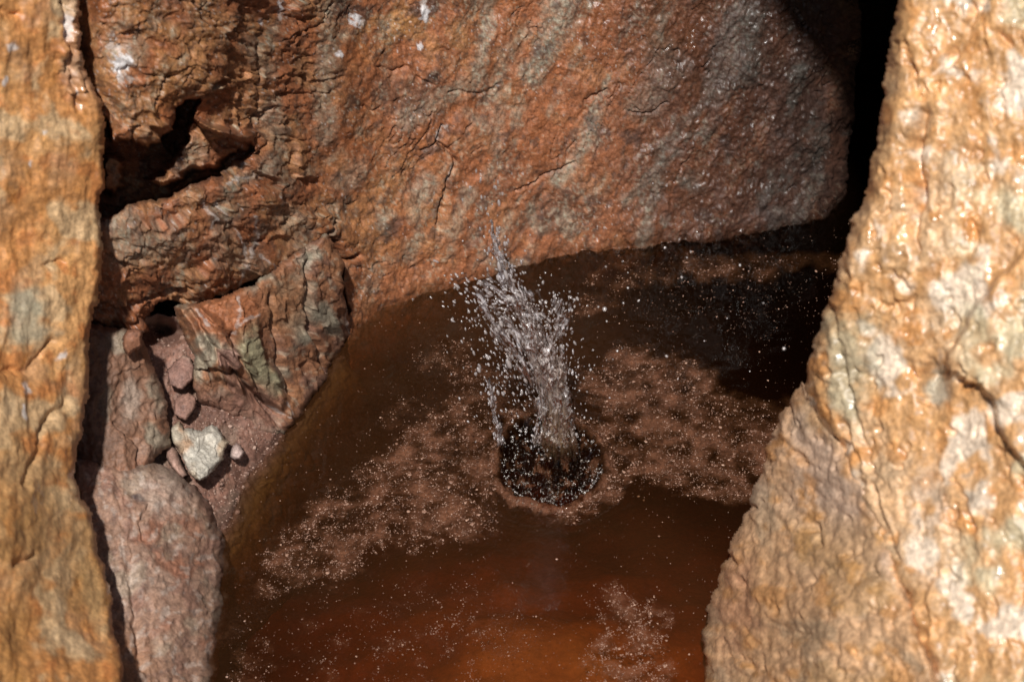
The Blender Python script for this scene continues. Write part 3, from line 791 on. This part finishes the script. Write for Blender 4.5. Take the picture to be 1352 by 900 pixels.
# ================================================================== 9. water with its splash crater
cpx = np.array([(726 + 71 * math.cos(a) * (1 + .05 * math.sin(3 * a + 1)), 609 + 60 * math.sin(a) * (1 + .05 * math.sin(2 * a)) + .0) for a in np.linspace(0, 2 * math.pi, 40, endpoint=False)])
cw = np.array([on_z(x, y, 0)[:2] for x, y in cpx])
cxw, cyw = cw.mean(0)
def axis(c, lo, hi, n):
    t = np.linspace(-1, 1, n)
    f = np.sinh(3.0 * t) / np.sinh(3.0)
    return np.where(t < 0, c + f * (c - lo), c + f * (hi - c))
ax, ay = axis(cxw, -.95, 1.45, 430), axis(cyw, .25, 3.55, 470)
X, Y = np.meshgrid(ax, ay)
qs = sdf(cw, X.astype(f32), Y.astype(f32)) + .012 * fbm(X * 24, Y * 24, 5, 960)
inn = ss(0, .03, qs)
Z = .0006 * fbm(X * 24, Y * 24, 3, 962)
Z = Z - .040 * inn - .012 * ss(.03, .08, qs)
Z += inn * .022 * np.exp(-((X - cxw - .012) ** 2 + (Y - cyw - .03) ** 2) / .045 ** 2) + inn * (.012 * fbm(X * 75, Y * 75, 3, 964) + .014 * np.abs(fbm(X * 150, Y * 150, 2, 966)))
rim = np.exp(-((qs + .003) / .006) ** 2)
Z += rim * (.006 + .005 * fbm(X * 55, Y * 55, 3, 968))
dist = -qs
Z += .0016 * np.sin(dist * 260) * np.exp(-dist / .05) * (dist > 0)
# floating scum: brown film and streaks
BX, BY = project(X, Y, 0 * X)
banks = [
    ([(345, 768), (352, 735), (390, 700), (450, 640), (540, 560), (640, 540), (665, 620), (640, 690), (610, 722), (560, 722), (470, 745), (420, 770), (370, 778)], 22, 1.0),
    ([(760, 490), (800, 470), (870, 462), (930, 490), (985, 540), (1050, 545), (1060, 580), (1010, 650), (960, 655), (900, 640), (820, 640), (795, 600), (790, 560), (760, 530)], 16, 1.0),
    ([(790, 790), (812, 765), (845, 775), (872, 780), (880, 850), (890, 900), (860, 960), (760, 960), (745, 920), (770, 880), (800, 850)], 14, .85),
    ([(560, 450), (640, 420), (680, 470), (680, 545), (600, 560), (520, 560), (470, 590)], 30, .5),
    ([(780, 345), (850, 342), (960, 338), (1100, 338), (1105, 352), (960, 365), (880, 372), (800, 395), (740, 440), (720, 430), (770, 380)], 12, .5),
    ([(280, 820), (420, 780), (620, 750), (720, 860), (640, 960), (260, 960)], 50, .35),
    ([(640, 590), (655, 540), (740, 530), (815, 570), (815, 640), (780, 690), (730, 690), (680, 655)], 14, .8)]
def scum(x, y, bx, by):
    m = np.zeros(x.shape, f32)
    wob = 26 * fbm(x * 11, y * 11, 4, 970)
    wob2 = 26 * fbm(x * 11, y * 11, 4, 975)
    for pl, soft, k in banks:
        m = np.maximum(m, k * ss(-soft * 1.3, soft * 1.1, sdf(pl, (bx + wob).astype(f32), (by + wob2).astype(f32))))
    w3 = .05 * fbm(x * 7, y * 7, 4, 977)
    st = fbm((x * .8 + y * .6 + w3) * 8, (-x * .6 + y * .8 + w3) * 22, 5, 978)
    w5 = .12 * fbm(x * 4, y * 4, 3, 984)
    sw = fbm((x + w5) * 13, (y - w5) * 17, 5, 986) + .5 * st
    return m * (.35 + .65 * ss(-.55, .4, sw + .25 * fbm(x * 60, y * 60, 2, 988))), st
film, st = scum(X, Y, BX, BY)
silt = (.125 + .06 * fbm(X * 3, Y * 3, 3, 983)) * (.06 + .94 * ss(1040, 640, BX + .6 * (450 - BY)))
silt = silt * (1 - .8 * ss(-.002, .006, qs))
film = film * .86
film = film * (1 - ss(-.004, .010, qs + .006 * fbm(X * 70, Y * 70, 3, 987))) * (.62 + .75 * fbm(X * 22, Y * 30, 5, 980)).clip(.12, 1.3)
film = np.maximum(film, .45 * ss(.05, .5, fbm(X * 42, Y * 42, 4, 989)) * ss(0, .01, qs))
film = np.maximum(film, .65 * np.exp(-((qs + .010) / .010) ** 2) * ss(-.6, .2, fbm(X * 50, Y * 50, 3, 982)))
ny, nx = X.shape
idx = np.arange(nx * ny).reshape(ny, nx)
top = np.stack([idx[:-1, :-1], idx[:-1, 1:], idx[1:, 1:], idx[1:, :-1]], -1).reshape(-1, 4)
ring = np.concatenate([idx[0, :], idx[1:, -1], idx[-1, -2::-1], idx[-2:0, 0]])
co = np.stack([X, Y, Z], -1).reshape(-1, 3)
low = co[ring].copy(); low[:, 2] = -.7
n0 = len(co)
k = np.arange(len(ring)); k2 = np.roll(k, -1)
side = np.stack([ring[k2], ring[k], n0 + k, n0 + k2], -1)
cen = np.array([[cxw, cyw, -.7]])
cap = np.stack([n0 + k2, n0 + k, np.full(len(k), n0 + len(ring)), np.full(len(k), n0 + len(ring))], -1)
co = np.concatenate([co, low, cen])
mw, nt, N, L = nodes('murky_water')
N.remove(N['Principled BSDF'])
out = N['Material Output']
tr = N.new('ShaderNodeBsdfTransparent'); tr.inputs[0].default_value = (1, 1, 1, 1)
df = N.new('ShaderNodeBsdfDiffuse')
gl = N.new('ShaderNodeBsdfGlossy'); gl.inputs['Roughness'].default_value = .03
fr = N.new('ShaderNodeFresnel'); fr.inputs['IOR'].default_value = 1.33
at = N.new('ShaderNodeAttribute'); at.attribute_name = 'film'
tc = N.new('ShaderNodeTexCoord')
nz = N.new('ShaderNodeTexNoise'); nz.inputs['Scale'].default_value = 180; nz.inputs['Detail'].default_value = 5
L.new(tc.outputs['Object'], nz.inputs['Vector'])
cr_ = N.new('ShaderNodeMapRange')
cr_.inputs['From Min'].default_value = .35; cr_.inputs['From Max'].default_value = .65; cr_.inputs['To Min'].default_value = .55; cr_.inputs['To Max'].default_value = 1.08
L.new(nz.outputs['Fac'], cr_.inputs['Value'])
mu = N.new('ShaderNodeMath'); mu.operation = 'MULTIPLY'
L.new(at.outputs['Fac'], mu.inputs[0]); L.new(cr_.outputs[0], mu.inputs[1])
as_ = N.new('ShaderNodeAttribute'); as_.attribute_name = 'silt'
mu2 = N.new('ShaderNodeMath'); mu2.operation = 'MAXIMUM'; mu2.use_clamp = True
L.new(mu.outputs[0], mu2.inputs[0]); L.new(as_.outputs['Fac'], mu2.inputs[1])
mu = mu2
mx1 = N.new('ShaderNodeMixShader')
fc_ = N.new('ShaderNodeMapRange'); fc_.inputs['From Min'].default_value = .18; fc_.inputs['From Max'].default_value = .5
L.new(at.outputs['Fac'], fc_.inputs['Value']); fc_.inputs['From Min'].default_value = .05
mc_ = N.new('ShaderNodeMix'); mc_.data_type = 'RGBA'
mc_.inputs['A'].default_value = (.16, .062, .022, 1); mc_.inputs['B'].default_value = (.18, .078, .043, 1)
L.new(fc_.outputs[0], mc_.inputs['Factor']); L.new(mc_.outputs['Result'], df.inputs[0])
L.new(mu.outputs[0], mx1.inputs[0]); L.new(tr.outputs[0], mx1.inputs[1]); L.new(df.outputs[0], mx1.inputs[2])
mx2 = N.new('ShaderNodeMixShader')
L.new(fr.outputs[0], mx2.inputs[0]); L.new(mx1.outputs[0], mx2.inputs[1]); L.new(gl.outputs[0], mx2.inputs[2])
L.new(mx2.outputs[0], out.inputs['Surface'])
va = N.new('ShaderNodeVolumeAbsorption')
va.inputs['Color'].default_value = (.56, .31, .06, 1)
va.inputs['Density'].default_value = 16
L.new(va.outputs[0], out.inputs['Volume'])
fa_ = np.concatenate([film.ravel(), np.zeros(len(ring) + 1)])
water = link('water', new_mesh('water', co, np.concatenate([top, side, cap]), mw, {'film': np.clip(fa_, 0, .95), 'silt': np.concatenate([silt.ravel(), np.zeros(len(ring) + 1)])}), kind='structure')
print('water', time.time() - T0)

# ================================================================== 10. floating flecks of foam
def flecks():
    n = 800000
    bx = RNG.uniform(230, 1140, n); by = RNG.uniform(296, 940, n)
    x, y, _ = on_z(bx, by, 0)
    m, st = scum(x, y, bx, by)
    qs = sdf(cw, x.astype(f32), y.astype(f32))
    cl = .8 * fbm(x * 80, y * 80, 3, 990)
    wl = np.interp(by, [296, 300, 325, 335, 360, 400, 425, 480, 590, 690, 760, 900], [1100, 1080, 870, 760, 660, 530, 480, 430, 360, 300, 296, 285])
    p = .30 * ss(1.2, .3, np.hypot((bx - 930) / 170, (by - 385) / 60)) * ss(-.1, .4, cl) * .5 + .75 * (m ** 1.5 * .55 + .7 * ss(.2, .5, m) * ss(1.0, .7, m)) * ss(-.3, .35, cl) + .010 + .10 * ss(1.2, .3, np.hypot((bx - 950) / 170, (by - 400) / 75)) * ss(-.1, .4, cl)
    p = np.where(by > 640, p * 1.1, p)
    p *= (bx > wl + 14) * (qs < -.004)
    p += .5 * np.exp(-((qs + .01) / .006) ** 2) * (qs < -.003)
    keep = RNG.random(n) < p * .34
    x, y, m, by = x[keep], y[keep], m[keep], by[keep]
    n = len(x)
    r = .00052 * np.exp(RNG.normal(0, .45, n)) * (1 + .3 * m)
    big = RNG.random(n) < .008
    r = np.where(big, r * 2.2, r)
    k = 6
    a = np.linspace(0, 2 * math.pi, k, endpoint=False)[None] + RNG.random((n, 1)) * 6
    rr = r[:, None] * RNG.uniform(.6, 1.35, (n, k))
    ringv = np.stack([x[:, None] + rr * np.cos(a), y[:, None] + rr * np.sin(a), np.full((n, k), .0012)], -1)
    topv = np.stack([x, y, .0012 + r * .7], -1)[:, None]
    V = np.concatenate([ringv, topv], 1).reshape(-1, 3)
    b = (np.arange(n) * (k + 1))[:, None]
    i = np.arange(k)[None]
    f = np.stack([b + i, b + (i + 1) % k, np.broadcast_to(b + k, (n, k))], -1).reshape(-1, 3)
    t = RNG.random(n)
    c = mixc((.17, .085, .055), (.46, .29, .21), t ** 2.4)
    c = np.repeat(c, k + 1, 0)
    print('flecks', n)
    return new_mesh('foam_flecks', V, f, M_foam, {'tone': c})
M_foam, nt, N, L = nodes('foam')
b = N['Principled BSDF']
at = N.new('ShaderNodeAttribute'); at.attribute_name = 'tone'
L.new(at.outputs['Color'], b.inputs['Base Color'])
b.inputs['Roughness'].default_value = .35
link('foam_flecks', flecks(), None, 'pinkish foam flecks and scum drifting in streaks over the brown pool', 'foam', kind='stuff')

# ================================================================== 11. the splash
def clear_water(name, col, dif, trn, gloss, rough, tone=False):
    m, nt, N, L = nodes(name)
    N.remove(N['Principled BSDF'])
    out = N['Material Output']
    t = N.new('ShaderNodeBsdfTransparent')
    t.inputs[0].default_value = (.96, .93, .9, 1)
    d = N.new('ShaderNodeBsdfDiffuse'); d.inputs[0].default_value = (*col, 1)
    tl = N.new('ShaderNodeBsdfTranslucent'); tl.inputs[0].default_value = (*col, 1)
    g = N.new('ShaderNodeBsdfGlossy'); g.inputs['Roughness'].default_value = rough
    if tone:
        at = N.new('ShaderNodeAttribute'); at.attribute_name = 'tone'
        L.new(at.outputs['Color'], d.inputs[0]); L.new(at.outputs['Color'], tl.inputs[0])
    m0 = N.new('ShaderNodeMixShader'); m0.inputs[0].default_value = .4
    L.new(d.outputs[0], m0.inputs[1]); L.new(tl.outputs[0], m0.inputs[2])
    m1 = N.new('ShaderNodeMixShader'); m1.inputs[0].default_value = dif
    if tone:
        av = N.new('ShaderNodeAttribute'); av.attribute_name = 'veil'
        L.new(av.outputs['Fac'], m1.inputs[0])
    L.new(t.outputs[0], m1.inputs[1]); L.new(m0.outputs[0], m1.inputs[2])
    fr = N.new('ShaderNodeFresnel'); fr.inputs['IOR'].default_value = 1.33
    ad = N.new('ShaderNodeMath'); ad.operation = 'ADD'; ad.use_clamp = True; ad.inputs[1].default_value = gloss
    L.new(fr.outputs[0], ad.inputs[0])
    m2 = N.new('ShaderNodeMixShader')
    fac = ad.outputs[0]
    if tone:
        ml = N.new('ShaderNodeMath'); ml.operation = 'MULTIPLY'; ml.use_clamp = True
        sv = N.new('ShaderNodeMath'); sv.operation = 'MULTIPLY'; sv.use_clamp = True; sv.inputs[1].default_value = 4
        L.new(av.outputs['Fac'], sv.inputs[0]); L.new(sv.outputs[0], ml.inputs[1]); L.new(ad.outputs[0], ml.inputs[0])
        fac = ml.outputs[0]
    L.new(fac, m2.inputs[0]); L.new(m1.outputs[0], m2.inputs[1]); L.new(g.outputs[0], m2.inputs[2])
    L.new(m2.outputs[0], out.inputs['Surface'])
    return m
M_jet = clear_water('muddy_jet', (.55, .40, .29), .48, 0, .04, .12, True)
M_spray = clear_water('spray', (.95, .90, .92), .55, 0, .10, .16)
M_drop = clear_water('droplet_water', (.92, .86, .85), .45, 0, .12, .16)
M_bub = clear_water('bubble_water', (.5, .4, .3), .10, 0, .16, .2)

I1, I2 = ico(1), ico(2)
def blobs(pos, axis_, r, stretch, base=I1):
    """many ellipsoids, stretched along axis_"""
    v, f = base
    pos = np.asarray(pos, float); r = np.asarray(r, float); ax_ = np.asarray(axis_, float)
    ax_ = ax_ / (np.linalg.norm(ax_, axis=1, keepdims=True) + 1e-9)
    n = len(pos)
    V = v[None] * r[:, None, None]
    along = (V * ax_[:, None]).sum(-1, keepdims=True)
    V = V + ax_[:, None] * along * (np.asarray(stretch, float)[:, None, None] - 1)
    V = V + pos[:, None]
    Fc = f[None] + (np.arange(n) * len(v))[:, None, None]
    return V.reshape(-1, 3), Fc.reshape(-1, 3)
YS = cyw - .005
def P3(px, py, dy=0.):
    return np.array(on_y(px, py, YS + dy))
splash = bpy.data.objects.new('water_splash', None)
C.objects.link(splash)
splash.location = (cxw, cyw, 0)
tag(splash, 'tall splash of muddy water bursting out of the bubbling hole in the pool', 'splash')
bpy.context.view_layer.update()
def child(name, me, kind=None):
    o = link(name, me, splash, kind=kind)
    o.matrix_parent_inverse = splash.matrix_world.inverted()
    return o
def stream(path, w0, w1, n, r0, r1, stretch=2.0, jit=1.0, pw=1.0):
    pos, axs, rs, sts = [], [], [], []
    p = np.array(path, float)
    seg = np.hypot(*np.diff(p, axis=0).T)
    cum = np.concatenate([[0], np.cumsum(seg)])
    for i in range(n):
        t = RNG.random() ** pw
        s = t * cum[-1]
        x = np.interp(s, cum, p[:, 0]); y = np.interp(s, cum, p[:, 1])
        w = w0 + (w1 - w0) * t
        k = min(np.searchsorted(cum, s, side='right') - 1, len(p) - 2)
        off = RNG.normal(0, .5)
        q = P3(x + off * w, y + RNG.normal(0, .25) * w, RNG.normal(0, .35) * w * .0013)
        a = P3(*p[k + 1]) - P3(*p[k]) + RNG.normal(0, .12, 3) * .05
        pos.append(q); axs.append(a)
        rs.append((r0 + (r1 - r0) * t) * .00129 * math.exp(RNG.normal(0, .35)))
        sts.append(stretch * RNG.uniform(.7, 1.4))
    return pos, axs, rs, sts
def merge(lst):
    return [sum((list(l[i]) for l in lst), []) for i in range(4)]
def remeshed(name, parts, voxel, mat, smooth=3):
    V, Fc = blobs(*parts, base=I2)
    me = new_mesh(name, V, Fc, None)
    tmp = bpy.data.objects.new('tmp_' + name, me)
    C.objects.link(tmp)
    md = tmp.modifiers.new('r', 'REMESH'); md.mode = 'VOXEL'; md.voxel_size = voxel
    sm = tmp.modifiers.new('s', 'SMOOTH'); sm.iterations = smooth; sm.factor = .5
    dg = bpy.context.evaluated_depsgraph_get()
    m2 = bpy.data.meshes.new_from_object(tmp.evaluated_get(dg))
    bpy.data.objects.remove(tmp)
    bpy.data.meshes.remove(me)
    m2.name = name
    m2.materials.clear(); m2.materials.append(mat)
    m2.polygons.foreach_set('use_smooth', np.ones(len(m2.polygons), bool))
    return m2
def jet_mesh():
    na, nh = 150, 190
    A, Hh = np.meshgrid(np.linspace(0, 2 * math.pi, na, endpoint=False), np.linspace(0, 1, nh))
    top = .80 + .30 * fbm(np.cos(A) * 1.7 + 3, np.sin(A) * 1.7 + 5, 3, 1010)
    t = Hh * top
    cxp = np.interp(t, [0, .1, .35, .6, .8, 1.1], [741, 738, 733, 727, 716, 700])
    cyp = np.interp(t, [0, .1, 1.1], [612, 580, 400])
    w = np.interp(t, [0, .06, .15, .35, .6, .85, 1.1], [20, 20, 17, 14, 16, 20, 24]) / 775
    rr = w * (1 + .34 * fbm(np.cos(A) * 1.6 + 9, np.sin(A) * 1.6 + t * 3, 3, 1012) + .30 * fbm(np.cos(A) * 4 + 9, np.sin(A) * 4 + t * 11, 3, 1014) + .20 * fbm(np.cos(A) * 9, np.sin(A) * 9 + t * 30, 3, 1016))
    o = np.stack(on_y(cxp, cyp, YS), -1)
    x = o[..., 0] + rr * np.cos(A)
    y = o[..., 1] + rr * np.sin(A) * .7
    z = o[..., 2] + .006 * fbm(np.cos(A) * 5, np.sin(A) * 5 + t * 9, 2, 1018)
    hole = fbm(np.cos(A) * 3, np.sin(A) * 3 + t * 8, 3, 1020) - 1.2 * ss(.25, .95, t) + .7
    idx = np.arange(na * nh).reshape(nh, na)
    q = np.stack([idx[:-1], np.roll(idx, -1, 1)[:-1], np.roll(idx, -1, 1)[1:], idx[1:]], -1)
    k = (hole[:-1] > 0) & (hole[1:] > 0) & (np.roll(hole, -1, 1)[:-1] > 0) & (np.roll(hole, -1, 1)[1:] > 0)
    q = q[k]
    c = mixc((.38, .23, .12), (.86, .76, .72), ss(.12, .7, t + .12 * fbm(A * 2, t * 7, 3, 1024)))
    veil = (.42 + .5 * fbm(np.cos(A) * 6, np.sin(A) * 6 + t * 9, 4, 1026)).clip(.06, .8) * ss(.02, .17, t + .03 * fbm(A * 3, t, 2, 1028)) * (1 - .6 * ss(.5, 1, t))
    return new_mesh('jet', np.stack([x, y, z], -1).reshape(-1, 3), q, M_jet, {'tone': c.reshape(-1, 3), 'veil': veil.ravel()})
def ribbons(specs):
    Vs, Fs, Cs, As = [], [], [], []
    off = 0
    for k, (path, w0, w1, a0, dy, warm) in enumerate(specs):
        p = np.array(path, float)
        cum = np.concatenate([[0], np.cumsum(np.hypot(*np.diff(p, axis=0).T))])
        nl, nw = 150, 40
        T, Wd = np.meshgrid(np.linspace(0, 1, nl), np.linspace(-1, 1, nw), indexing='ij')
        ex_ = 1 + .10 * fbm(Wd * 3 + k, Wd * 0 + k, 3, 1100)           # ragged tips
        sx = T * ex_ * cum[-1]
        cx_ = np.interp(sx, cum, p[:, 0]); cy_ = np.interp(sx, cum, p[:, 1])
        g = np.gradient(np.stack([np.interp(np.linspace(0, cum[-1], nl), cum, p[:, 0]), np.interp(np.linspace(0, cum[-1], nl), cum, p[:, 1])], -1), axis=0)
        ker = np.ones(31) / 31
        g = np.stack([np.convolve(np.pad(g[:, i], 15, mode='edge'), ker, 'valid') for i in range(2)], -1)
        g /= np.linalg.norm(g, axis=1, keepdims=True)
        w = (w0 + (w1 - w0) * T) * (1 + .35 * fbm(T * 4 + k * 3, T * 0, 3, 1104))
        wob = fbm(T * 9 + k * 5, Wd * 1.5, 3, 1106) * 4
        X_ = cx_ - g[:, 1:2] * (Wd * w + wob); Y_ = cy_ + g[:, 0:1] * (Wd * w + wob)
        dep = dy + .012 * (1 - Wd ** 2) * -1 + .010 * fbm(T * 5 + k, Wd * 2.5, 3, 1108)
        P_ = np.stack(on_y(X_, Y_, YS + dep), -1)
        n = fbm(Wd * w0 / 6 + k * 7, T * cum[-1] / 34, 4, 1110) + .6 * fbm(Wd * w0 / 2.6 + k * 7, T * cum[-1] / 22, 3, 1114)
        veil = 1.15 * a0 * ss(-.3 + .45 * T, .65, n + .1) * (1 - Wd ** 4) * (1 - .55 * T) * ss(0, .08, T)
        idx = np.arange(nl * nw).reshape(nl, nw) + off
        q = np.stack([idx[:-1, :-1], idx[1:, :-1], idx[1:, 1:], idx[:-1, 1:]], -1)
        kk = (veil[:-1, :-1] + veil[1:, 1:]) > .012
        Fs.append(q[kk]); Vs.append(P_.reshape(-1, 3)); As.append(veil.ravel())
        Cs.append(mixc((.88, .84, .88), (.62, .48, .38), (warm * (1 - T)).ravel()))
        off += nl * nw
    return new_mesh('spray_sheet', np.concatenate(Vs), np.concatenate(Fs), M_veil, {'tone': np.concatenate(Cs), 'veil': np.concatenate(As)})
M_veil = clear_water('spray_veil', (.88, .84, .86), .3, 0, .05, .14, True)
child('spray_sheet', ribbons([
    ([(728, 520), (720, 470), (704, 430), (684, 385), (664, 345), (652, 318)], 16, 7, 1.1, 0, .6),
    ([(724, 510), (706, 450), (684, 410), (656, 385), (636, 372)], 16, 16, .9, .02, .5),
    ([(732, 520), (732, 470), (736, 430), (746, 395)], 16, 16, .9, -.01, .8),
    ([(716, 540), (700, 490), (676, 450), (650, 415), (632, 385)], 12, 18, .8, -.03, .4),
    ([(726, 500), (712, 450), (700, 415), (690, 385)], 20, 22, .9, -.04, .6),
    ([(668, 385), (660, 345), (652, 312), (648, 290)], 5, 2.5, 1.0, .01, 0),
    ([(708, 590), (716, 545), (714, 500)], 6, 6, .5, -.05, .8), ([(662, 590), (656, 555), (648, 520), (643, 500)], 5, 4, .6, -.02, .3),
    ([(735, 590), (738, 540), (730, 490)], 24, 20, .6, -.06, 1)]))
child('jet', jet_mesh())
crown = merge([stream([(724, 490), (704, 430), (684, 385), (668, 350), (656, 330)], 22, 9, 200, .85, .7, 3.2),
               stream([(716, 440), (690, 405), (660, 400), (640, 390)], 36, 28, 130, .85, .65, 2.4),
               stream([(730, 480), (734, 430), (742, 395)], 20, 18, 70, .85, .65, 2.8),
               stream([(706, 520), (682, 470), (660, 440), (640, 400), (630, 380)], 30, 24, 150, .8, .7, 2.8),
               stream([(664, 375), (660, 345), (652, 315), (648, 300)], 7, 5, 70, .9, .6, 3.6),
               stream([(738, 575), (732, 520), (724, 470)], 34, 40, 70, .7, .7, 2.4),
               stream([(706, 590), (715, 540), (712, 500)], 6, 6, 80, .9, .8, 3.4), stream([(660, 585), (655, 560), (648, 520), (645, 505)], 6, 5, 90, 1.0, .8, 3)])
V, Fc = blobs(*crown, base=I1)
child('fine_spray', new_mesh('fine_spray', V, Fc, M_spray), 'stuff')
# separate drops
fans = merge([stream([(710, 450), (670, 400), (640, 380), (625, 370)], 60, 60, 210, 1.1, 1.2, 2.2),
              stream([(700, 520), (665, 450), (645, 410)], 50, 60, 210, 1.0, 1.2, 2.2),
              stream([(700, 560), (665, 520), (650, 480)], 50, 60, 110, .9, 1.0, 2.0),
              stream([(735, 560), (760, 500), (770, 450)], 30, 50, 60, .8, .9, 1.5),
              stream([(665, 370), (655, 320), (645, 270), (640, 230)], 18, 30, 60, 1.4, 1.1, 2.4),
              stream([(735, 440), (745, 400), (740, 380)], 30, 40, 60, 1.3, 1.2, 1.5),
              stream([(740, 590), (700, 590), (670, 570)], 40, 40, 50, 1.0, 1.0, 1.3),
              stream([(740, 605), (735, 540), (728, 480)], 30, 36, 90, 1.0, 1.0, 1.8), stream([(752, 590), (748, 540), (744, 500)], 8, 8, 50, 1.7, 1.3, 1.7)])
pos, axs, rs, sts = [np.array(q) for q in fans]
order = np.argsort(-rs * RNG.uniform(.7, 1.3, len(rs)))
big, small = order[:120], order[120:]
V, Fc = blobs(pos[small], axs[small], rs[small], sts[small])
child('spray', new_mesh('spray', V, Fc, M_drop), 'stuff')
V, Fc = blobs([(0, 0, 0)], [(0, 0, 1)], [1.0], [1.0], I2)
drop_me = new_mesh('droplet', V, Fc, M_drop)
def drop(p, a, r, s, parent=True):
    o = bpy.data.objects.new('droplet', drop_me)
    C.objects.link(o)
    q = Vector(a).to_track_quat('Z', 'Y')
    loc = Vector(p)
    o.matrix_world = Matrix.Translation(loc) @ q.to_matrix().to_4x4() @ Matrix.Diagonal((r, r, r * s, 1))
    if parent:
        o.parent = splash
        o.matrix_parent_inverse = splash.matrix_world.inverted()
    return o
for i in big:
    drop(pos[i], axs[i], rs[i] * 1.05, sts[i])
# glinting bubbles inside the hole
n = 900
bx = RNG.uniform(655, 798, n * 3); by = RNG.uniform(548, 670, n * 3)
x, y, _ = on_z(bx, by, -.03)
q = sdf(cw, x.astype(f32), y.astype(f32))
ok = q > .004
x, y, q = x[ok][:n], y[ok][:n], q[ok][:n]
z = -.040 * ss(0, .03, q) - .012 * ss(.03, .08, q) + .004
r = .0009 * np.exp(RNG.normal(.1, .5, len(x)))
V, Fc = blobs(np.stack([x, y, z + r], -1), RNG.normal(0, 1, (len(x), 3)), r, RNG.uniform(1, 1.8, len(x)))
child('bubbles', new_mesh('bubbles', V, Fc, M_bub), 'stuff')
# stray drops flying over the pool to the right, one by one
far_drops = [(829, 360, 2.0), (822, 345, 1.6), (843, 397, 3), (801, 424, 2.6), (829, 380, 3), (815, 463, 3), (823, 400, 2.2), (790, 405, 2.5), (770, 447, 1.8), (783, 462, 2), (878, 327, 3), (907, 340, 2.2), (912, 332, 2), (900, 366, 3.2), (977, 350, 3.4), (1035, 460, 4.5), (880, 470, 3), (920, 306, 2.4), (895, 500, 2.2), (640, 331, 3), (611, 318, 2.4), (693, 331, 2.2),
             (690, 343, 2), (732, 408, 3.6), (805, 525, 2.4), (843, 655, 3.2), (850, 660, 3), (775, 517, 1.8), (665, 520, 2.5), (600, 380, 1.8), (620, 300, 1.8), (650, 270, 2), (660, 255, 1.6), (880, 245, 2.4), (862, 242, 2), (545, 395, 1.6), (700, 310, 2), (800, 352, 2), (930, 450, 2), (990, 490, 2.2), (1008, 400, 2), (960, 420, 1.8), (720, 360, 2), (752, 385, 2), (757, 395, 1.8)]
for x, y, r in far_drops:
    dy = RNG.uniform(-.25, .25) if y < 560 else -.02
    p = P3(x, y, dy)
    o = drop(p, RNG.normal(0, 1, 3), r * .0007, RNG.uniform(1, 1.4), parent=True)
print('done', time.time() - T0)
